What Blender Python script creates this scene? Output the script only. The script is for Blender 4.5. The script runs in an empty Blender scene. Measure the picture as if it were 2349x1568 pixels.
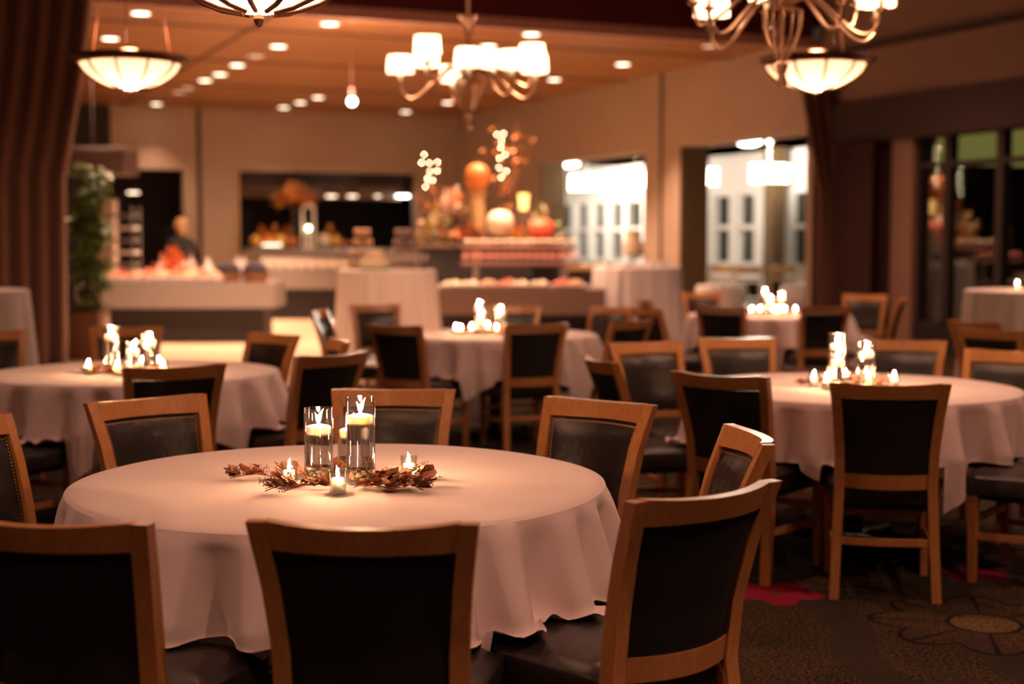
import bpy, bmesh, math, random
from mathutils import Vector, Matrix
random.seed(7)
C = bpy.context.scene.collection
sc = bpy.context.scene
PI = math.pi
R = math.radians
rnd = random.Random(11)

# ------------------------------------------------------------------ camera, world, exposure
cd = bpy.data.cameras.new('camera'); cam = bpy.data.objects.new('camera', cd); C.objects.link(cam)
cam.location = (0, 0, 1.45)
cam.rotation_euler = (R(90) - math.atan(230/3262.5), 0, 0)
cd.sensor_width = 36; cd.lens = 50; cd.clip_end = 200; cd.clip_start = .05
cd.dof.use_dof = True; cd.dof.focus_distance = 3.95; cd.dof.aperture_fstop = 1.75; cd.dof.aperture_blades = 0
sc.camera = cam
w = bpy.data.worlds.new('night'); sc.world = w; w.use_nodes = True
w.node_tree.nodes['Background'].inputs[0].default_value = (.9, .62, .42, 1)
w.node_tree.nodes['Background'].inputs[1].default_value = .02
sc.view_settings.view_transform = 'Standard'; sc.view_settings.look = 'None'
sc.view_settings.exposure = 1.02; sc.view_settings.gamma = 1
sc.cycles.use_denoising = True
sc.cycles.max_bounces = 8; sc.cycles.transmission_bounces = 8; sc.cycles.transparent_max_bounces = 24
sc.cycles.diffuse_bounces = 3; sc.cycles.glossy_bounces = 3
sc.cycles.sample_clamp_indirect = 4; sc.cycles.caustics_reflective = False; sc.cycles.caustics_refractive = False
WARM = (1, .485, .31); WARM2 = (1, .56, .37); NEUT = (1, .86, .70)

# room frame: O is where the beam meets the right wall, u runs outwards, v towards the back
O = (4.33, 20.9); A = R(23.5)
U = (math.cos(A), math.sin(A)); V = (-math.sin(A), math.cos(A))
def W(s, t, z=0): return Vector((O[0]+s*U[0]+t*V[0], O[1]+s*U[1]+t*V[1], z))

# ------------------------------------------------------------------ materials
def mat(name, col, rough=.6, metal=0, noise=0, nscale=20, bump=0, bscale=60, coat=0, emis=None, es=0, spec=.5, sheen=0, aniso=None):
    m = bpy.data.materials.new(name); m.use_nodes = True
    nt = m.node_tree; b = nt.nodes['Principled BSDF']
    b.inputs['Base Color'].default_value = (*col, 1); b.inputs['Roughness'].default_value = rough
    b.inputs['Metallic'].default_value = metal; b.inputs['Specular IOR Level'].default_value = spec
    if coat: b.inputs['Coat Weight'].default_value = coat; b.inputs['Coat Roughness'].default_value = .2
    if sheen: b.inputs['Sheen Weight'].default_value = sheen
    if emis: b.inputs['Emission Color'].default_value = (*emis, 1); b.inputs['Emission Strength'].default_value = es
    tc = nt.nodes.new('ShaderNodeTexCoord')
    src = tc.outputs['Object']
    if aniso:
        mp = nt.nodes.new('ShaderNodeMapping'); mp.inputs['Scale'].default_value = aniso
        nt.links.new(src, mp.inputs['Vector']); src = mp.outputs[0]
    if noise:
        n = nt.nodes.new('ShaderNodeTexNoise'); n.inputs['Scale'].default_value = nscale; n.inputs['Detail'].default_value = 5
        r = nt.nodes.new('ShaderNodeValToRGB')
        r.color_ramp.elements[0].position = .3; r.color_ramp.elements[1].position = .7
        r.color_ramp.elements[0].color = (*[c*(1-noise) for c in col], 1)
        r.color_ramp.elements[1].color = (*[min(1, c*(1+noise)) for c in col], 1)
        nt.links.new(src, n.inputs['Vector']); nt.links.new(n.outputs['Fac'], r.inputs[0]); nt.links.new(r.outputs[0], b.inputs['Base Color'])
    if bump:
        n = nt.nodes.new('ShaderNodeTexNoise'); n.inputs['Scale'].default_value = bscale; n.inputs['Detail'].default_value = 4
        bp = nt.nodes.new('ShaderNodeBump'); bp.inputs['Strength'].default_value = bump; bp.inputs['Distance'].default_value = .01
        nt.links.new(src, n.inputs['Vector']); nt.links.new(n.outputs['Fac'], bp.inputs['Height']); nt.links.new(bp.outputs[0], b.inputs['Normal'])
    return m

def emat(name, col, s):
    m = bpy.data.materials.new(name); m.use_nodes = True; nt = m.node_tree; nt.nodes.clear()
    e = nt.nodes.new('ShaderNodeEmission'); e.inputs[0].default_value = (*col, 1); e.inputs[1].default_value = s
    o = nt.nodes.new('ShaderNodeOutputMaterial'); nt.links.new(e.outputs[0], o.inputs[0]); return m

def translucent(name, col, tr=.6):
    m = bpy.data.materials.new(name); m.use_nodes = True; nt = m.node_tree; nt.nodes.clear()
    d = nt.nodes.new('ShaderNodeBsdfDiffuse'); t = nt.nodes.new('ShaderNodeBsdfTranslucent'); x = nt.nodes.new('ShaderNodeMixShader')
    d.inputs[0].default_value = (*col, 1); t.inputs[0].default_value = (*col, 1); x.inputs[0].default_value = tr
    o = nt.nodes.new('ShaderNodeOutputMaterial')
    nt.links.new(d.outputs[0], x.inputs[1]); nt.links.new(t.outputs[0], x.inputs[2]); nt.links.new(x.outputs[0], o.inputs[0]); return m

def thin_glass(name, tint=(.97, .97, .96), f0=.06):
    m = bpy.data.materials.new(name); m.use_nodes = True; nt = m.node_tree; nt.nodes.clear()
    t = nt.nodes.new('ShaderNodeBsdfTransparent'); t.inputs[0].default_value = (*tint, 1)
    g = nt.nodes.new('ShaderNodeBsdfGlossy'); g.inputs['Roughness'].default_value = .03
    lw = nt.nodes.new('ShaderNodeLayerWeight'); lw.inputs[0].default_value = .18
    mr = nt.nodes.new('ShaderNodeMapRange'); mr.inputs[3].default_value = f0; mr.inputs[4].default_value = .75
    x = nt.nodes.new('ShaderNodeMixShader'); o = nt.nodes.new('ShaderNodeOutputMaterial')
    nt.links.new(lw.outputs['Facing'], mr.inputs[0]); nt.links.new(mr.outputs[0], x.inputs[0])
    nt.links.new(t.outputs[0], x.inputs[1]); nt.links.new(g.outputs[0], x.inputs[2]); nt.links.new(x.outputs[0], o.inputs[0]); return m

M = {}
M['wood'] = mat('chair wood', (.56, .25, .085), .36, noise=.13, nscale=9, aniso=(9, 9, 1.2), coat=.25)
M['leather'] = mat('black leather', (.022, .016, .015), .36, bump=.25, bscale=45, coat=.15)
M['rear'] = mat('dark chair backing', (.006, .0045, .005), .8)
M['brass'] = mat('brass nails', (.50, .30, .14), .35, .9)
M['linen'] = mat('white linen', (.83, .71, .70), .85, noise=.03, nscale=3, bump=.10, bscale=9, sheen=.2)
M['linen_plain'] = mat('white cocktail linen', (.82, .77, .74), .85)
M['glass'] = thin_glass('clear glass', f0=.10)
M['wax'] = mat('ivory wax', (.95, .88, .82), .5)
M['wax'].node_tree.nodes['Principled BSDF'].inputs['Subsurface Weight'].default_value = .9
M['wax'].node_tree.nodes['Principled BSDF'].inputs['Subsurface Scale'].default_value = .6
M['wax'].node_tree.nodes['Principled BSDF'].inputs['Subsurface Radius'].default_value = (.05, .04, .03)
M['flame'] = emat('flame', (1, .50, .25), 520)
M['wick'] = mat('wick', (.02, .015, .01), .9)
wm = bpy.data.materials.new('water'); wm.use_nodes = True; wb = wm.node_tree.nodes['Principled BSDF']
wb.inputs['Transmission Weight'].default_value = 1; wb.inputs['IOR'].default_value = 1.33; wb.inputs['Roughness'].default_value = 0
M['water'] = wm
M['peb'] = mat('river pebbles', (.50, .40, .28), .45, noise=.55, nscale=38)
M['peb'].node_tree.nodes['Noise Texture'].inputs['Detail'].default_value = 1
M['peb_dark'] = mat('dark pebbles', (.10, .10, .09), .4)
M['leaf'] = mat('dried leaves', (.31, .13, .055), .6, noise=.35, nscale=14)
M['berry'] = mat('seed clusters', (.14, .045, .034), .6)
M['metal_champ'] = mat('champagne metal', (.60, .36, .22), .32, .75)
M['bronze'] = mat('dark bronze', (.16, .075, .04), .4, .8)
M['shade'] = translucent('lamp shade', (.66, .59, .49), .5)
M['bowl'] = translucent('alabaster glass', (.95, .82, .64), .62)
M['bulb'] = emat('bulb', (1, .78, .52), 30)
M['candle_sleeve'] = translucent('candle sleeve', (.9, .8, .65), .4)
M['ceil'] = mat('ceiling panels', (.34, .155, .055), .42, noise=.12, nscale=3, aniso=(1, 8, 1))
M['seam'] = mat('ceiling seam', (.05, .025, .015), .7)
M['maroon'] = mat('maroon fascia', (.13, .018, .016), .6)
M['trimpink'] = mat('pale trim', (.75, .47, .38), .6)
M['wall'] = mat('cream wall', (.50, .395, .305), .75, noise=.04, nscale=2)
M['wallp'] = mat('mauve wall', (.42, .30, .25), .75)
M['olive'] = mat('olive wall', (.105, .062, .024), .8)
M['white'] = mat('white paint', (.85, .82, .78), .6)
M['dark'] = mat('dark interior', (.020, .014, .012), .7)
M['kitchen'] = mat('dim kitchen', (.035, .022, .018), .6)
M['soffit'] = mat('brown soffit', (.30, .18, .125), .7)
M['valance'] = mat('dark valance', (.045, .024, .019), .8)
M['drape'] = mat('brown drape', (.17, .072, .036), .8, sheen=.3)
M['drape_dark'] = mat('maroon drape', (.048, .011, .011), .8)
M['mullion'] = mat('dark frame', (.03, .022, .02), .5)
M['counter'] = mat('grey counter', (.28, .25, .235), .5)
M['counter_brown'] = mat('taupe counter', (.22, .15, .12), .5)
M['charcoal'] = mat('charcoal base', (.022, .018, .018), .6)
M['china'] = mat('white china', (.88, .84, .80), .25)
M['steel'] = mat('steel', (.5, .47, .45), .3, .8)
M['tile'] = mat('beige tile', (.60, .46, .30), .45, noise=.06, nscale=2)
M['orange'] = mat('orange pumpkin', (.62, .19, .035), .5, noise=.15, nscale=6)
M['redor'] = mat('red pumpkin', (.62, .11, .045), .5, noise=.15, nscale=6)
M['cream'] = mat('white pumpkin', (.85, .74, .54), .5)
M['stemg'] = mat('gourd stem', (.15, .13, .05), .8)
M['fleaf'] = mat('autumn foliage', (.58, .20, .04), .6, noise=.4, nscale=9)
M['fgreen'] = mat('ficus leaves', (.13, .22, .06), .4, noise=.4, nscale=8)
M['gold_leaf'] = mat('yellow flowers', (.75, .42, .08), .6, noise=.35, nscale=12)
M['twig'] = mat('twigs', (.13, .07, .035), .8)
M['fairy'] = emat('fairy bulb', (1, .80, .48), 34)
M['glow'] = emat('glowing candle', (1, .5, .13), 2.0)
M['glow_white'] = emat('lit lamp', (1, .93, .82), 8)
M['glow_dim'] = emat('dim lamp', (1, .72, .5), 2.2)
M['basket'] = mat('wicker', (.30, .13, .05), .7, bump=.6, bscale=80)
M['navy'] = mat('dark cloth', (.025, .02, .028), .8)
M['food'] = mat('pastry', (.75, .45, .24), .6, noise=.3, nscale=25)
M['cake'] = mat('cake icing', (.84, .72, .50), .6)
M['redfood'] = mat('shrimp', (.75, .20, .09), .5, noise=.3, nscale=20)
M['lattice'] = mat('pale wood', (.55, .36, .16), .5)
M['skin'] = mat('skin', (.5, .28, .2), .5)
M['hair'] = mat('blond hair', (.42, .24, .11), .6)
M['black_cloth'] = mat('black uniform', (.015, .013, .014), .8)
M['pane'] = mat('night pane', (.012, .016, .014), .08, spec=.6)
M['bright_ceiling'] = mat('white ceiling', (.88, .85, .80), .8)
M['porch'] = mat('porch soffit', (.48, .43, .16), .8)
M['downdisc'] = emat('downlight lens', (1, .80, .56), 4.0)
M['downdim'] = emat('dim downlight lens', (1, .56, .36), .75)

# carpet
def carpet():
    m = bpy.data.materials.new('patterned carpet'); m.use_nodes = True; nt = m.node_tree; b = nt.nodes['Principled BSDF']
    b.inputs['Roughness'].default_value = 1; b.inputs['Specular IOR Level'].default_value = .1
    L = nt.links.new; N = nt.nodes.new
    tc = N('ShaderNodeTexCoord'); P = tc.outputs['Object']
    def math_(op, a, b_=None, c=None):
        n = N('ShaderNodeMath'); n.operation = op
        for i, x in enumerate((a, b_, c)):
            if x is None: continue
            if isinstance(x, (int, float)): n.inputs[i].default_value = x
            else: L(x, n.inputs[i])
        return n.outputs[0]
    def mix(f, a, b_):
        n = N('ShaderNodeMix'); n.data_type = 'RGBA'
        if isinstance(f, (int, float)): n.inputs[0].default_value = f
        else: L(f, n.inputs[0])
        for i, x in ((6, a), (7, b_)):
            if isinstance(x, tuple): n.inputs[i].default_value = (*x, 1)
            else: L(x, n.inputs[i])
        return n.outputs[2]
    n1 = N('ShaderNodeTexNoise'); n1.inputs['Scale'].default_value = 75; n1.inputs['Detail'].default_value = 3; L(P, n1.inputs['Vector'])
    n2 = N('ShaderNodeTexNoise'); n2.inputs['Scale'].default_value = 2.2; n2.inputs['Detail'].default_value = 3; L(P, n2.inputs['Vector'])
    spk = math_('GREATER_THAN', n1.outputs['Fac'], math_('ADD', .38, math_('MULTIPLY', n2.outputs['Fac'], .25)))
    base = mix(spk, (.018, .013, .010), (.075, .046, .022))
    # wavy dark bands
    wv = N('ShaderNodeTexWave'); wv.inputs['Scale'].default_value = .55; wv.inputs['Distortion'].default_value = 9; wv.inputs['Detail'].default_value = 1.5; wv.inputs['Detail Scale'].default_value = .8
    L(P, wv.inputs['Vector'])
    base = mix(math_('MULTIPLY', math_('LESS_THAN', wv.outputs['Fac'], .22), .7), base, (.030, .022, .020))
    sep = N('ShaderNodeSeparateXYZ'); L(P, sep.inputs[0])
    def polar(cx, cy):
        dx = math_('SUBTRACT', sep.outputs[0], cx); dy = math_('SUBTRACT', sep.outputs[1], cy)
        r = math_('SQRT', math_('ADD', math_('MULTIPLY', dx, dx), math_('MULTIPLY', dy, dy)))
        return r, math_('ARCTAN2', dy, dx)
    # outlined medallion
    for cx, cy, k, ph in ((1.80, 5.33, .135, .2), (-3.2, 6.9, .13, .9), (3.6, 8.1, .13, .4), (4.3, 5.6, .15, 0)):
        r, a = polar(cx, cy)
        pet = math_('ADD', k*2.35, math_('MULTIPLY', math_('ABSOLUTE', math_('COSINE', math_('MULTIPLY', math_('ADD', a, ph), 4))), k*.8))
        inside = math_('LESS_THAN', r, pet)
        base = mix(math_('MULTIPLY', inside, .55), base, mix(spk, (.03, .02, .016), (.085, .052, .028)))
        ring = math_('LESS_THAN', math_('ABSOLUTE', math_('SUBTRACT', r, pet)), .012)
        base = mix(ring, base, (.012, .008, .008))
        spoke = math_('MULTIPLY', math_('LESS_THAN', math_('ABSOLUTE', math_('SINE', math_('MULTIPLY', math_('ADD', a, ph), 4))), .11), math_('MULTIPLY', inside, math_('GREATER_THAN', r, k*1.12)))
        base = mix(spoke, base, (.012, .008, .008))
        core = math_('LESS_THAN', r, k)
        base = mix(core, base, mix(spk, (.055, .036, .018), (.16, .10, .045)))
        base = mix(math_('LESS_THAN', math_('ABSOLUTE', math_('SUBTRACT', r, k)), .009), base, (.012, .008, .008))
    # magenta blossoms
    for cx, cy, k, ph in ((1.09, 5.80, .19, .3), (2.02, 6.16, .17, 1.0), (.35, 7.4, .18, .6), (-1.6, 5.6, .18, .2), (3.1, 6.9, .18, .8), (0.2, 8.6, .18, .2), (4.2, 7.5, .18, .2), (-.2, 6.2, .17, .2), (2.6, 9.6, .2, .2)):
        r, a = polar(cx, cy)
        pet = math_('MULTIPLY', k, math_('ADD', .62, math_('MULTIPLY', math_('ABSOLUTE', math_('COSINE', math_('MULTIPLY', math_('ADD', a, ph), 2.5))), .45)))
        f = math_('LESS_THAN', math_('ADD', r, math_('MULTIPLY', math_('SUBTRACT', n1.outputs['Fac'], .5), .03)), pet)
        base = mix(f, base, (.24, .012, .035))
        base = mix(math_('LESS_THAN', r, k*.13), base, (.06, .045, .03))
    L(base, b.inputs['Base Color']); return m
M['carpet'] = carpet()

# ------------------------------------------------------------------ mesh helpers
class MB:
    def __init__(s): s.bm = bmesh.new()
    def _add(s, geo, mtx):
        bmesh.ops.transform(s.bm, matrix=mtx, verts=geo); return geo
    def box(s, c, size, rz=0, bev=0, mtx=None):
        v = bmesh.ops.create_cube(s.bm, size=1)['verts']
        bmesh.ops.scale(s.bm, vec=size, verts=v)
        if bev:
            e = list({e for x in v for e in x.link_edges})
            r = bmesh.ops.bevel(s.bm, geom=e, offset=bev, segments=2, affect='EDGES', profile=.5)
            v = list({x for f in r['faces'] for x in f.verts} | {x for x in v if x.is_valid})
        m = Matrix.Translation(c) @ Matrix.Rotation(rz, 4, 'Z')
        if mtx: m = mtx @ m
        s._add(v, m); return s
    def lathe(s, prof, seg=24, c=(0, 0, 0), sx=1, sy=1, rib=None):
        rings = []
        for r, z in prof:
            if r < 1e-6: rings.append([s.bm.verts.new((c[0], c[1], c[2]+z))])
            else:
                ring = []
                for i in range(seg):
                    a = 2*PI*i/seg; k = 1 + (rib(a, z) if rib else 0)
                    ring.append(s.bm.verts.new((c[0]+r*k*sx*math.cos(a), c[1]+r*k*sy*math.sin(a), c[2]+z)))
                rings.append(ring)
        for a, b in zip(rings, rings[1:]):
            for i in range(seg):
                j = (i+1) % seg
                if len(a) == 1 and len(b) == 1: continue
                if len(a) == 1: s.bm.faces.new((a[0], b[j], b[i]))
                elif len(b) == 1: s.bm.faces.new((a[i], a[j], b[0]))
                else: s.bm.faces.new((a[i], a[j], b[j], b[i]))
        return s
    def tube(s, pts, r, seg=8, caps=True):
        pts = [Vector(p) for p in pts]; rings = []
        n = len(pts); up = None
        for i, p in enumerate(pts):
            d = (pts[min(i+1, n-1)]-pts[max(i-1, 0)]).normalized()
            if up is None: up = Vector((0, 0, 1)) if abs(d.z) < .9 else Vector((1, 0, 0))
            x = d.cross(up).normalized(); y = x.cross(d).normalized(); up = y
            rr = r[i] if isinstance(r, (list, tuple)) else r
            rings.append([s.bm.verts.new(p + x*rr*math.cos(2*PI*k/seg) + y*rr*math.sin(2*PI*k/seg)) for k in range(seg)])
        for a, b in zip(rings, rings[1:]):
            for k in range(seg): s.bm.faces.new((a[k], a[(k+1) % seg], b[(k+1) % seg], b[k]))
        if caps: s.bm.faces.new(rings[0][::-1]); s.bm.faces.new(rings[-1])
        return s
    def loft(s, sections, caps=True, closed=True):
        rings = [[s.bm.verts.new(p) for p in q] for q in sections]; n = len(rings[0])
        for a, b in zip(rings, rings[1:]):
            for k in range(n if closed else n-1): s.bm.faces.new((a[k], a[(k+1) % n], b[(k+1) % n], b[k]))
        if caps and closed: s.bm.faces.new(rings[0][::-1]); s.bm.faces.new(rings[-1])
        return s
    def quad(s, *p): s.bm.faces.new([s.bm.verts.new(q) for q in p]); return s
    def bevel(s, off, seg=2):
        e = [e for e in s.bm.edges if len(e.link_faces) == 2 and e.calc_face_angle(0) > .5]
        bmesh.ops.bevel(s.bm, geom=e, offset=off, segments=seg, affect='EDGES', profile=.6); return s
    def ball(s, c, r, sub=1, sc_=(1, 1, 1)):
        v = bmesh.ops.create_icosphere(s.bm, subdivisions=sub, radius=r)['verts']
        bmesh.ops.scale(s.bm, vec=sc_, verts=v); s._add(v, Matrix.Translation(c)); return v
    def build(s, name, m, parent=None, smooth=True, loc=None):
        bmesh.ops.recalc_face_normals(s.bm, faces=s.bm.faces)
        me = bpy.data.meshes.new(name); s.bm.to_mesh(me); s.bm.free()
        for mm in (m if isinstance(m, (list, tuple)) else [m]): me.materials.append(mm)
        o = bpy.data.objects.new(name, me); C.objects.link(o)
        if smooth:
            for p in me.polygons: p.use_smooth = True
            me.set_sharp_from_angle(angle=R(38))
        if parent: o.parent = parent
        if loc: o.location = loc
        return o

def tag(o, label=None, cat=None, group=None, kind=None):
    if label: o['label'] = label
    if cat: o['category'] = cat
    if group: o['group'] = group
    if kind: o['kind'] = kind
    return o
def thing(name, label, cat, loc=(0, 0, 0), rz=0, group=None):
    o = bpy.data.objects.new(name, None); C.objects.link(o); o.location = loc; o.rotation_euler = (0, 0, rz); o.empty_display_size = .1
    return tag(o, label, cat, group)
def struct(o): o['kind'] = 'structure'; return o
def copy_tree(o, parent=None):
    c = o.copy(); C.objects.link(c)
    if parent: c.parent = parent
    for ch in list(o.children): copy_tree(ch, c)
    return c
protos = {}
NTH = ['first', 'second', 'third', 'fourth', 'fifth', 'sixth', 'seventh', 'eighth', 'ninth', 'tenth', 'eleventh', 'twelfth', 'thirteenth', 'fourteenth', 'fifteenth', 'sixteenth']
def nth(k, n=99): return ('leftmost' if k == 0 else 'rightmost' if k == n-1 else NTH[k]+' from left')
def inst(key, maker, label, cat, loc, rz=0, group=None, scale=None):
    "first use builds and keeps the thing itself, later uses copy it with its parts"
    if key not in protos: protos[key] = maker(); o = protos[key]
    else:
        o = copy_tree(protos[key])
    o.location = loc; o.rotation_euler = (0, 0, rz)
    if scale: o.scale = (scale,)*3 if isinstance(scale, (int, float)) else scale
    for k in ('label', 'category', 'group'):
        if k in o: del o[k]
    return tag(o, label, cat, group)
def lamp(name, kind, loc, power, col, parent=None, rad=.02, **k):
    l = bpy.data.lights.new(name, kind); l.energy = power; l.color = col
    if kind == 'AREA': l.size = rad
    else: l.shadow_soft_size = rad
    for a, b in k.items(): setattr(l, a, b)
    o = bpy.data.objects.new(name, l); C.objects.link(o); o.location = loc
    if parent: o.parent = parent
    return o

# ------------------------------------------------------------------ structure
def wallbox(name, s0, s1, t0, t1, z0, z1, m):
    b = MB(); lo = [W(s0, t0, z0), W(s1, t0, z0), W(s1, t1, z0), W(s0, t1, z0)]
    hi = [p + Vector((0, 0, z1-z0)) for p in lo]
    b.loft([lo, hi]); return b
def sbox(name, s0, s1, t0, t1, z0, z1, m, parent=None, kind='structure'):
    o = wallbox(name, s0, s1, t0, t1, z0, z1, m).build(name, m, parent, smooth=False)
    if kind and not parent: o['kind'] = kind
    return o
CH = 4.36
# carpet area and tiled area
b = MB(); q = [(-12, -5, 0), (16, -5, 0), (16, 60, 0), (-30, 60, 0)]
b.loft([[(x, y, -.1) for x, y, z in q], [(x, y, 0) for x, y, z in q]]); struct(b.build('floor', M['carpet'], smooth=False))
b = MB(); q = [W(-16, -3.6), W(-4.55, -3.6), W(-4.55, 0), W(0, 0), W(0, 15.2), W(-16, 15.2)]
b.loft([[p+Vector((0, 0, .001)) for p in q], [p+Vector((0, 0, .012)) for p in q]]); struct(b.build('floor_tiles', M['tile'], smooth=False))
# buffet room ceiling with seams as shallow dark strips
sbox('ceiling', -18, .0, 0, 15.2, CH, CH+.15, M['ceil'])
for i, (t0) in enumerate((2.05, 5.6, 9.3, 12.6)): sbox('trim_%d' % (i+1), -18, 0, t0, t0+.09, CH-.012, CH+.01, M['seam'])
for i, s0 in enumerate((-7.75, -15.0)): sbox('trim_%d' % (i+5), s0, s0+.05, 0, 15, CH-.012, CH+.01, M['seam'])
# beam fascia in front of it: pale trim below, maroon above
sbox('trim_7', -18, .0, -.10, 0, CH-.13, CH+.02, M['trimpink'])
sbox('wall_beam', -18, .0, -.08, 0, CH+.02, 5.4, M['maroon'])
b = MB(); q = [(-14, -5, 0), (17, -5, 0), (9, 24, 0), (-14, 24, 0)]
b.loft([[(x, y, 5.0) for x, y, z in q], [(x, y, 5.1) for x, y, z in q]]); o = struct(b.build('ceiling_dining', M['maroon'], smooth=False))
# back wall with two service openings (s runs negative to the left)
BT = 14.1
def bw(s0, s1, z0, z1, m=M['wall'], n='wall_back', d=.25): return sbox(n, s0, s1, BT, BT+d, z0, z1, m)
# s positions on the back wall measured along it
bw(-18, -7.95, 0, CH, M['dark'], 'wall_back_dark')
b = MB()
def addbox(b, s0, s1, t0, t1, z0, z1):
    lo = [W(s0, t0, z0), W(s1, t0, z0), W(s1, t1, z0), W(s0, t1, z0)]; b.loft([lo, [p+Vector((0, 0, z1-z0)) for p in lo]])
addbox(b, -7.95, 0, BT, BT+.25, 3.02, CH)
addbox(b, -6.42, -5.20, BT, BT+.25, 0, 3.02)
addbox(b, -1.05, 0, BT, BT+.25, 0, 3.02)
addbox(b, -5.20, -1.05, BT, BT+.25, 0, 1.20)
struct(b.build('wall_back', M['wall'], smooth=False))
sbox('trim_8', -6.12, -6.04, BT-.03, BT, 0, CH, M['seam'])
sbox('trim_9', -5.28, -5.20, BT-.02, BT, 1.2, 3.05, M['lattice'])
# dim kitchen behind
b = MB(); addbox(b, -9, 0, BT+3.6, BT+3.7, 0, 3.3); addbox(b, -9, 0, BT+.25, BT+3.7, 3.3, 3.4); addbox(b, -.1, 0, BT+.25, BT+3.7, 0, 3.3); addbox(b, -9.1, -9, BT+.25, BT+3.7, 0, 3.3)
struct(b.build('wall_kitchen', M['kitchen'], smooth=False))
# right wall with two wide openings
b = MB()
WT = .55
addbox(b, 0, WT, 9.38, BT+.25, 0, CH)
addbox(b, 0, WT, .05, 9.38, 3.06, CH)
addbox(b, 0, WT, 3.71, 4.97, 0, 3.06)
addbox(b, 0, WT, 4.97, 9.38, 0, .85)
addbox(b, 0, WT, -.1, .05, 0, CH)
struct(b.build('wall_right', M['wall'], smooth=False))
for n, t0, t1 in (('trim_10', 9.365, 9.379), ('trim_11', 3.695, 3.709)):
    pass
b = MB(); addbox(b, 0.01, WT-.01, 9.34, 9.378, .85, 3.05); struct(b.build('trim_10', M['olive'], smooth=False))
b = MB(); addbox(b, 0.01, WT-.01, 3.67, 3.708, 0, 3.05); struct(b.build('trim_11', M['olive'], smooth=False))
sbox('trim_12', -.02, 0, 4.30, 4.37, 0, CH, M['seam'])
sbox('trim_13', -.12, WT+.1, 4.97, 9.34, .85, .92, M['lattice'])
# sun room beyond
b = MB(); addbox(b, WT, 4.5, -1, 18, 3.30, 3.4); struct(b.build('ceiling_sun_room', M['bright_ceiling'], smooth=False))
b = MB(); addbox(b, 4.2, 4.4, -1, 18, 0, .95); addbox(b, 4.2, 4.4, -1, 18, 2.48, 3.3); addbox(b, WT, 4.4, 17.9, 18.1, 0, 3.3); addbox(b, WT, 4.4, -1.2, -1, 0, 3.3)
addbox(b, WT-.02, WT, -1, 18, 3.07, 3.3)
struct(b.build('wall_sun_room', M['white'], smooth=False))
for k in range(12):
    t0 = 5.42 + .97*k
    b = MB(); addbox(b, 4.06, 4.3, t0, t0+.28, .95, 2.48); addbox(b, 4.12, 4.28, t0+.28, t0+.96, 1.70, 1.80); addbox(b, 4.16, 4.26, t0+.28, t0+.96, .95, 1.02); addbox(b, 4.16, 4.26, t0+.28, t0+.96, 2.42, 2.48)
    f = struct(b.build('window_%d' % (k+1), M['white'], smooth=False))
    b = MB(); addbox(b, 4.24, 4.25, t0+.28, t0+.96, .95, 2.48); b.build('pane', M['pane'], f, smooth=False)
b = MB(); addbox(b, 3.6, 3.9, 6.28, 6.60, 0, 3.3); struct(b.build('wall_column', M['olive'], smooth=False))
# window wall of the dining room, running towards the camera
sbox('wall_window_side', -.02, .3, -30, -.1, 3.37, 4.08, M['soffit'])
sbox('wall_window_side_top', .1, .3, -30, -.1, 4.10, 5.0, M['soffit'])
sbox('trim_14', -.06, .1, -30, -.1, 4.06, 4.12, M['valance'])  # dark strip drawn in place of the shadow line above the soffit
sbox('trim_15', -.14, .25, -30, -.15, 2.80, 3.37, M['valance'])
sbox('baseboard_right', 0, .25, -30, -2.4, 0, .33, M['charcoal'])
sbox('trim_16', -.06, .25, -2.40, -1.98, 0, 2.8, M['soffit'])
sbox('trim_17', -.05, .2, -1.98, -1.88, 0, 2.8, M['seam'])
sbox('wall_window_return', .0, .25, -1.9, -.1, 0, 2.8, M['drape_dark'])
WG = thin_glass('window glass', (.75, .8, .75), .05)
for k, (ta, tb) in enumerate(((-2.95, -2.4), (-3.9, -2.95), (-5.1, -3.9), (-7.2, -5.1), (-9.6, -7.2))):
    b = MB()
    addbox(b, .02, .16, tb-.06, tb+.06, .33, 2.8); addbox(b, .02, .16, ta, tb, .33, .42); addbox(b, .03, .15, ta, tb, 2.40, 2.47)
    f = struct(b.build('window_%d' % (k+13), M['mullion'], smooth=False))
    b = MB(); addbox(b, .08, .09, ta, tb, .4, 2.8); b.build('pane', WG, f, smooth=False)
# outside porch soffit seen through the glass
b = MB(); addbox(b, 1.0, 12, -14, 14, 3.30, 3.4); o = struct(b.build('ceiling_porch', M['porch'], smooth=False))
b = MB(); addbox(b, 11, 11.2, -14, 14, 0, 3.3); addbox(b, .3, 12, -1.5, -1.3, 0, 2.5); addbox(b, .3, 12, -1.5, -1.3, 3.1, 3.3); struct(b.build('wall_porch', M['dark'], smooth=False))
for i, (a, c) in enumerate(((.45, 1.0), (1.12, 3.4), (3.55, 6))):
    f = sbox('window_%d' % (i+20), a, c, -1.42, -1.36, 2.5, 3.1, M['mullion']); g_ = wallbox('', a+.03, c-.03, -1.46, -1.43, 2.53, 3.1, None).build('lit_pane', emat('lit transom', (.60, .47, .13), .26), f, smooth=False)
# remaining walls, out of the frame, that close the dining room
for n, q in (('wall_left', [(-12, -5), (-11.8, -5), (-11.8, 24), (-12, 24)]), ('wall_front', [(-12, -5), (17, -5), (17, -4.8), (-12, -4.8)])):
    b = MB(); b.loft([[(x, y, 0) for x, y in q], [(x, y, 5) for x, y in q]]); struct(b.build(n, M['soffit'], smooth=False))

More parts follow.
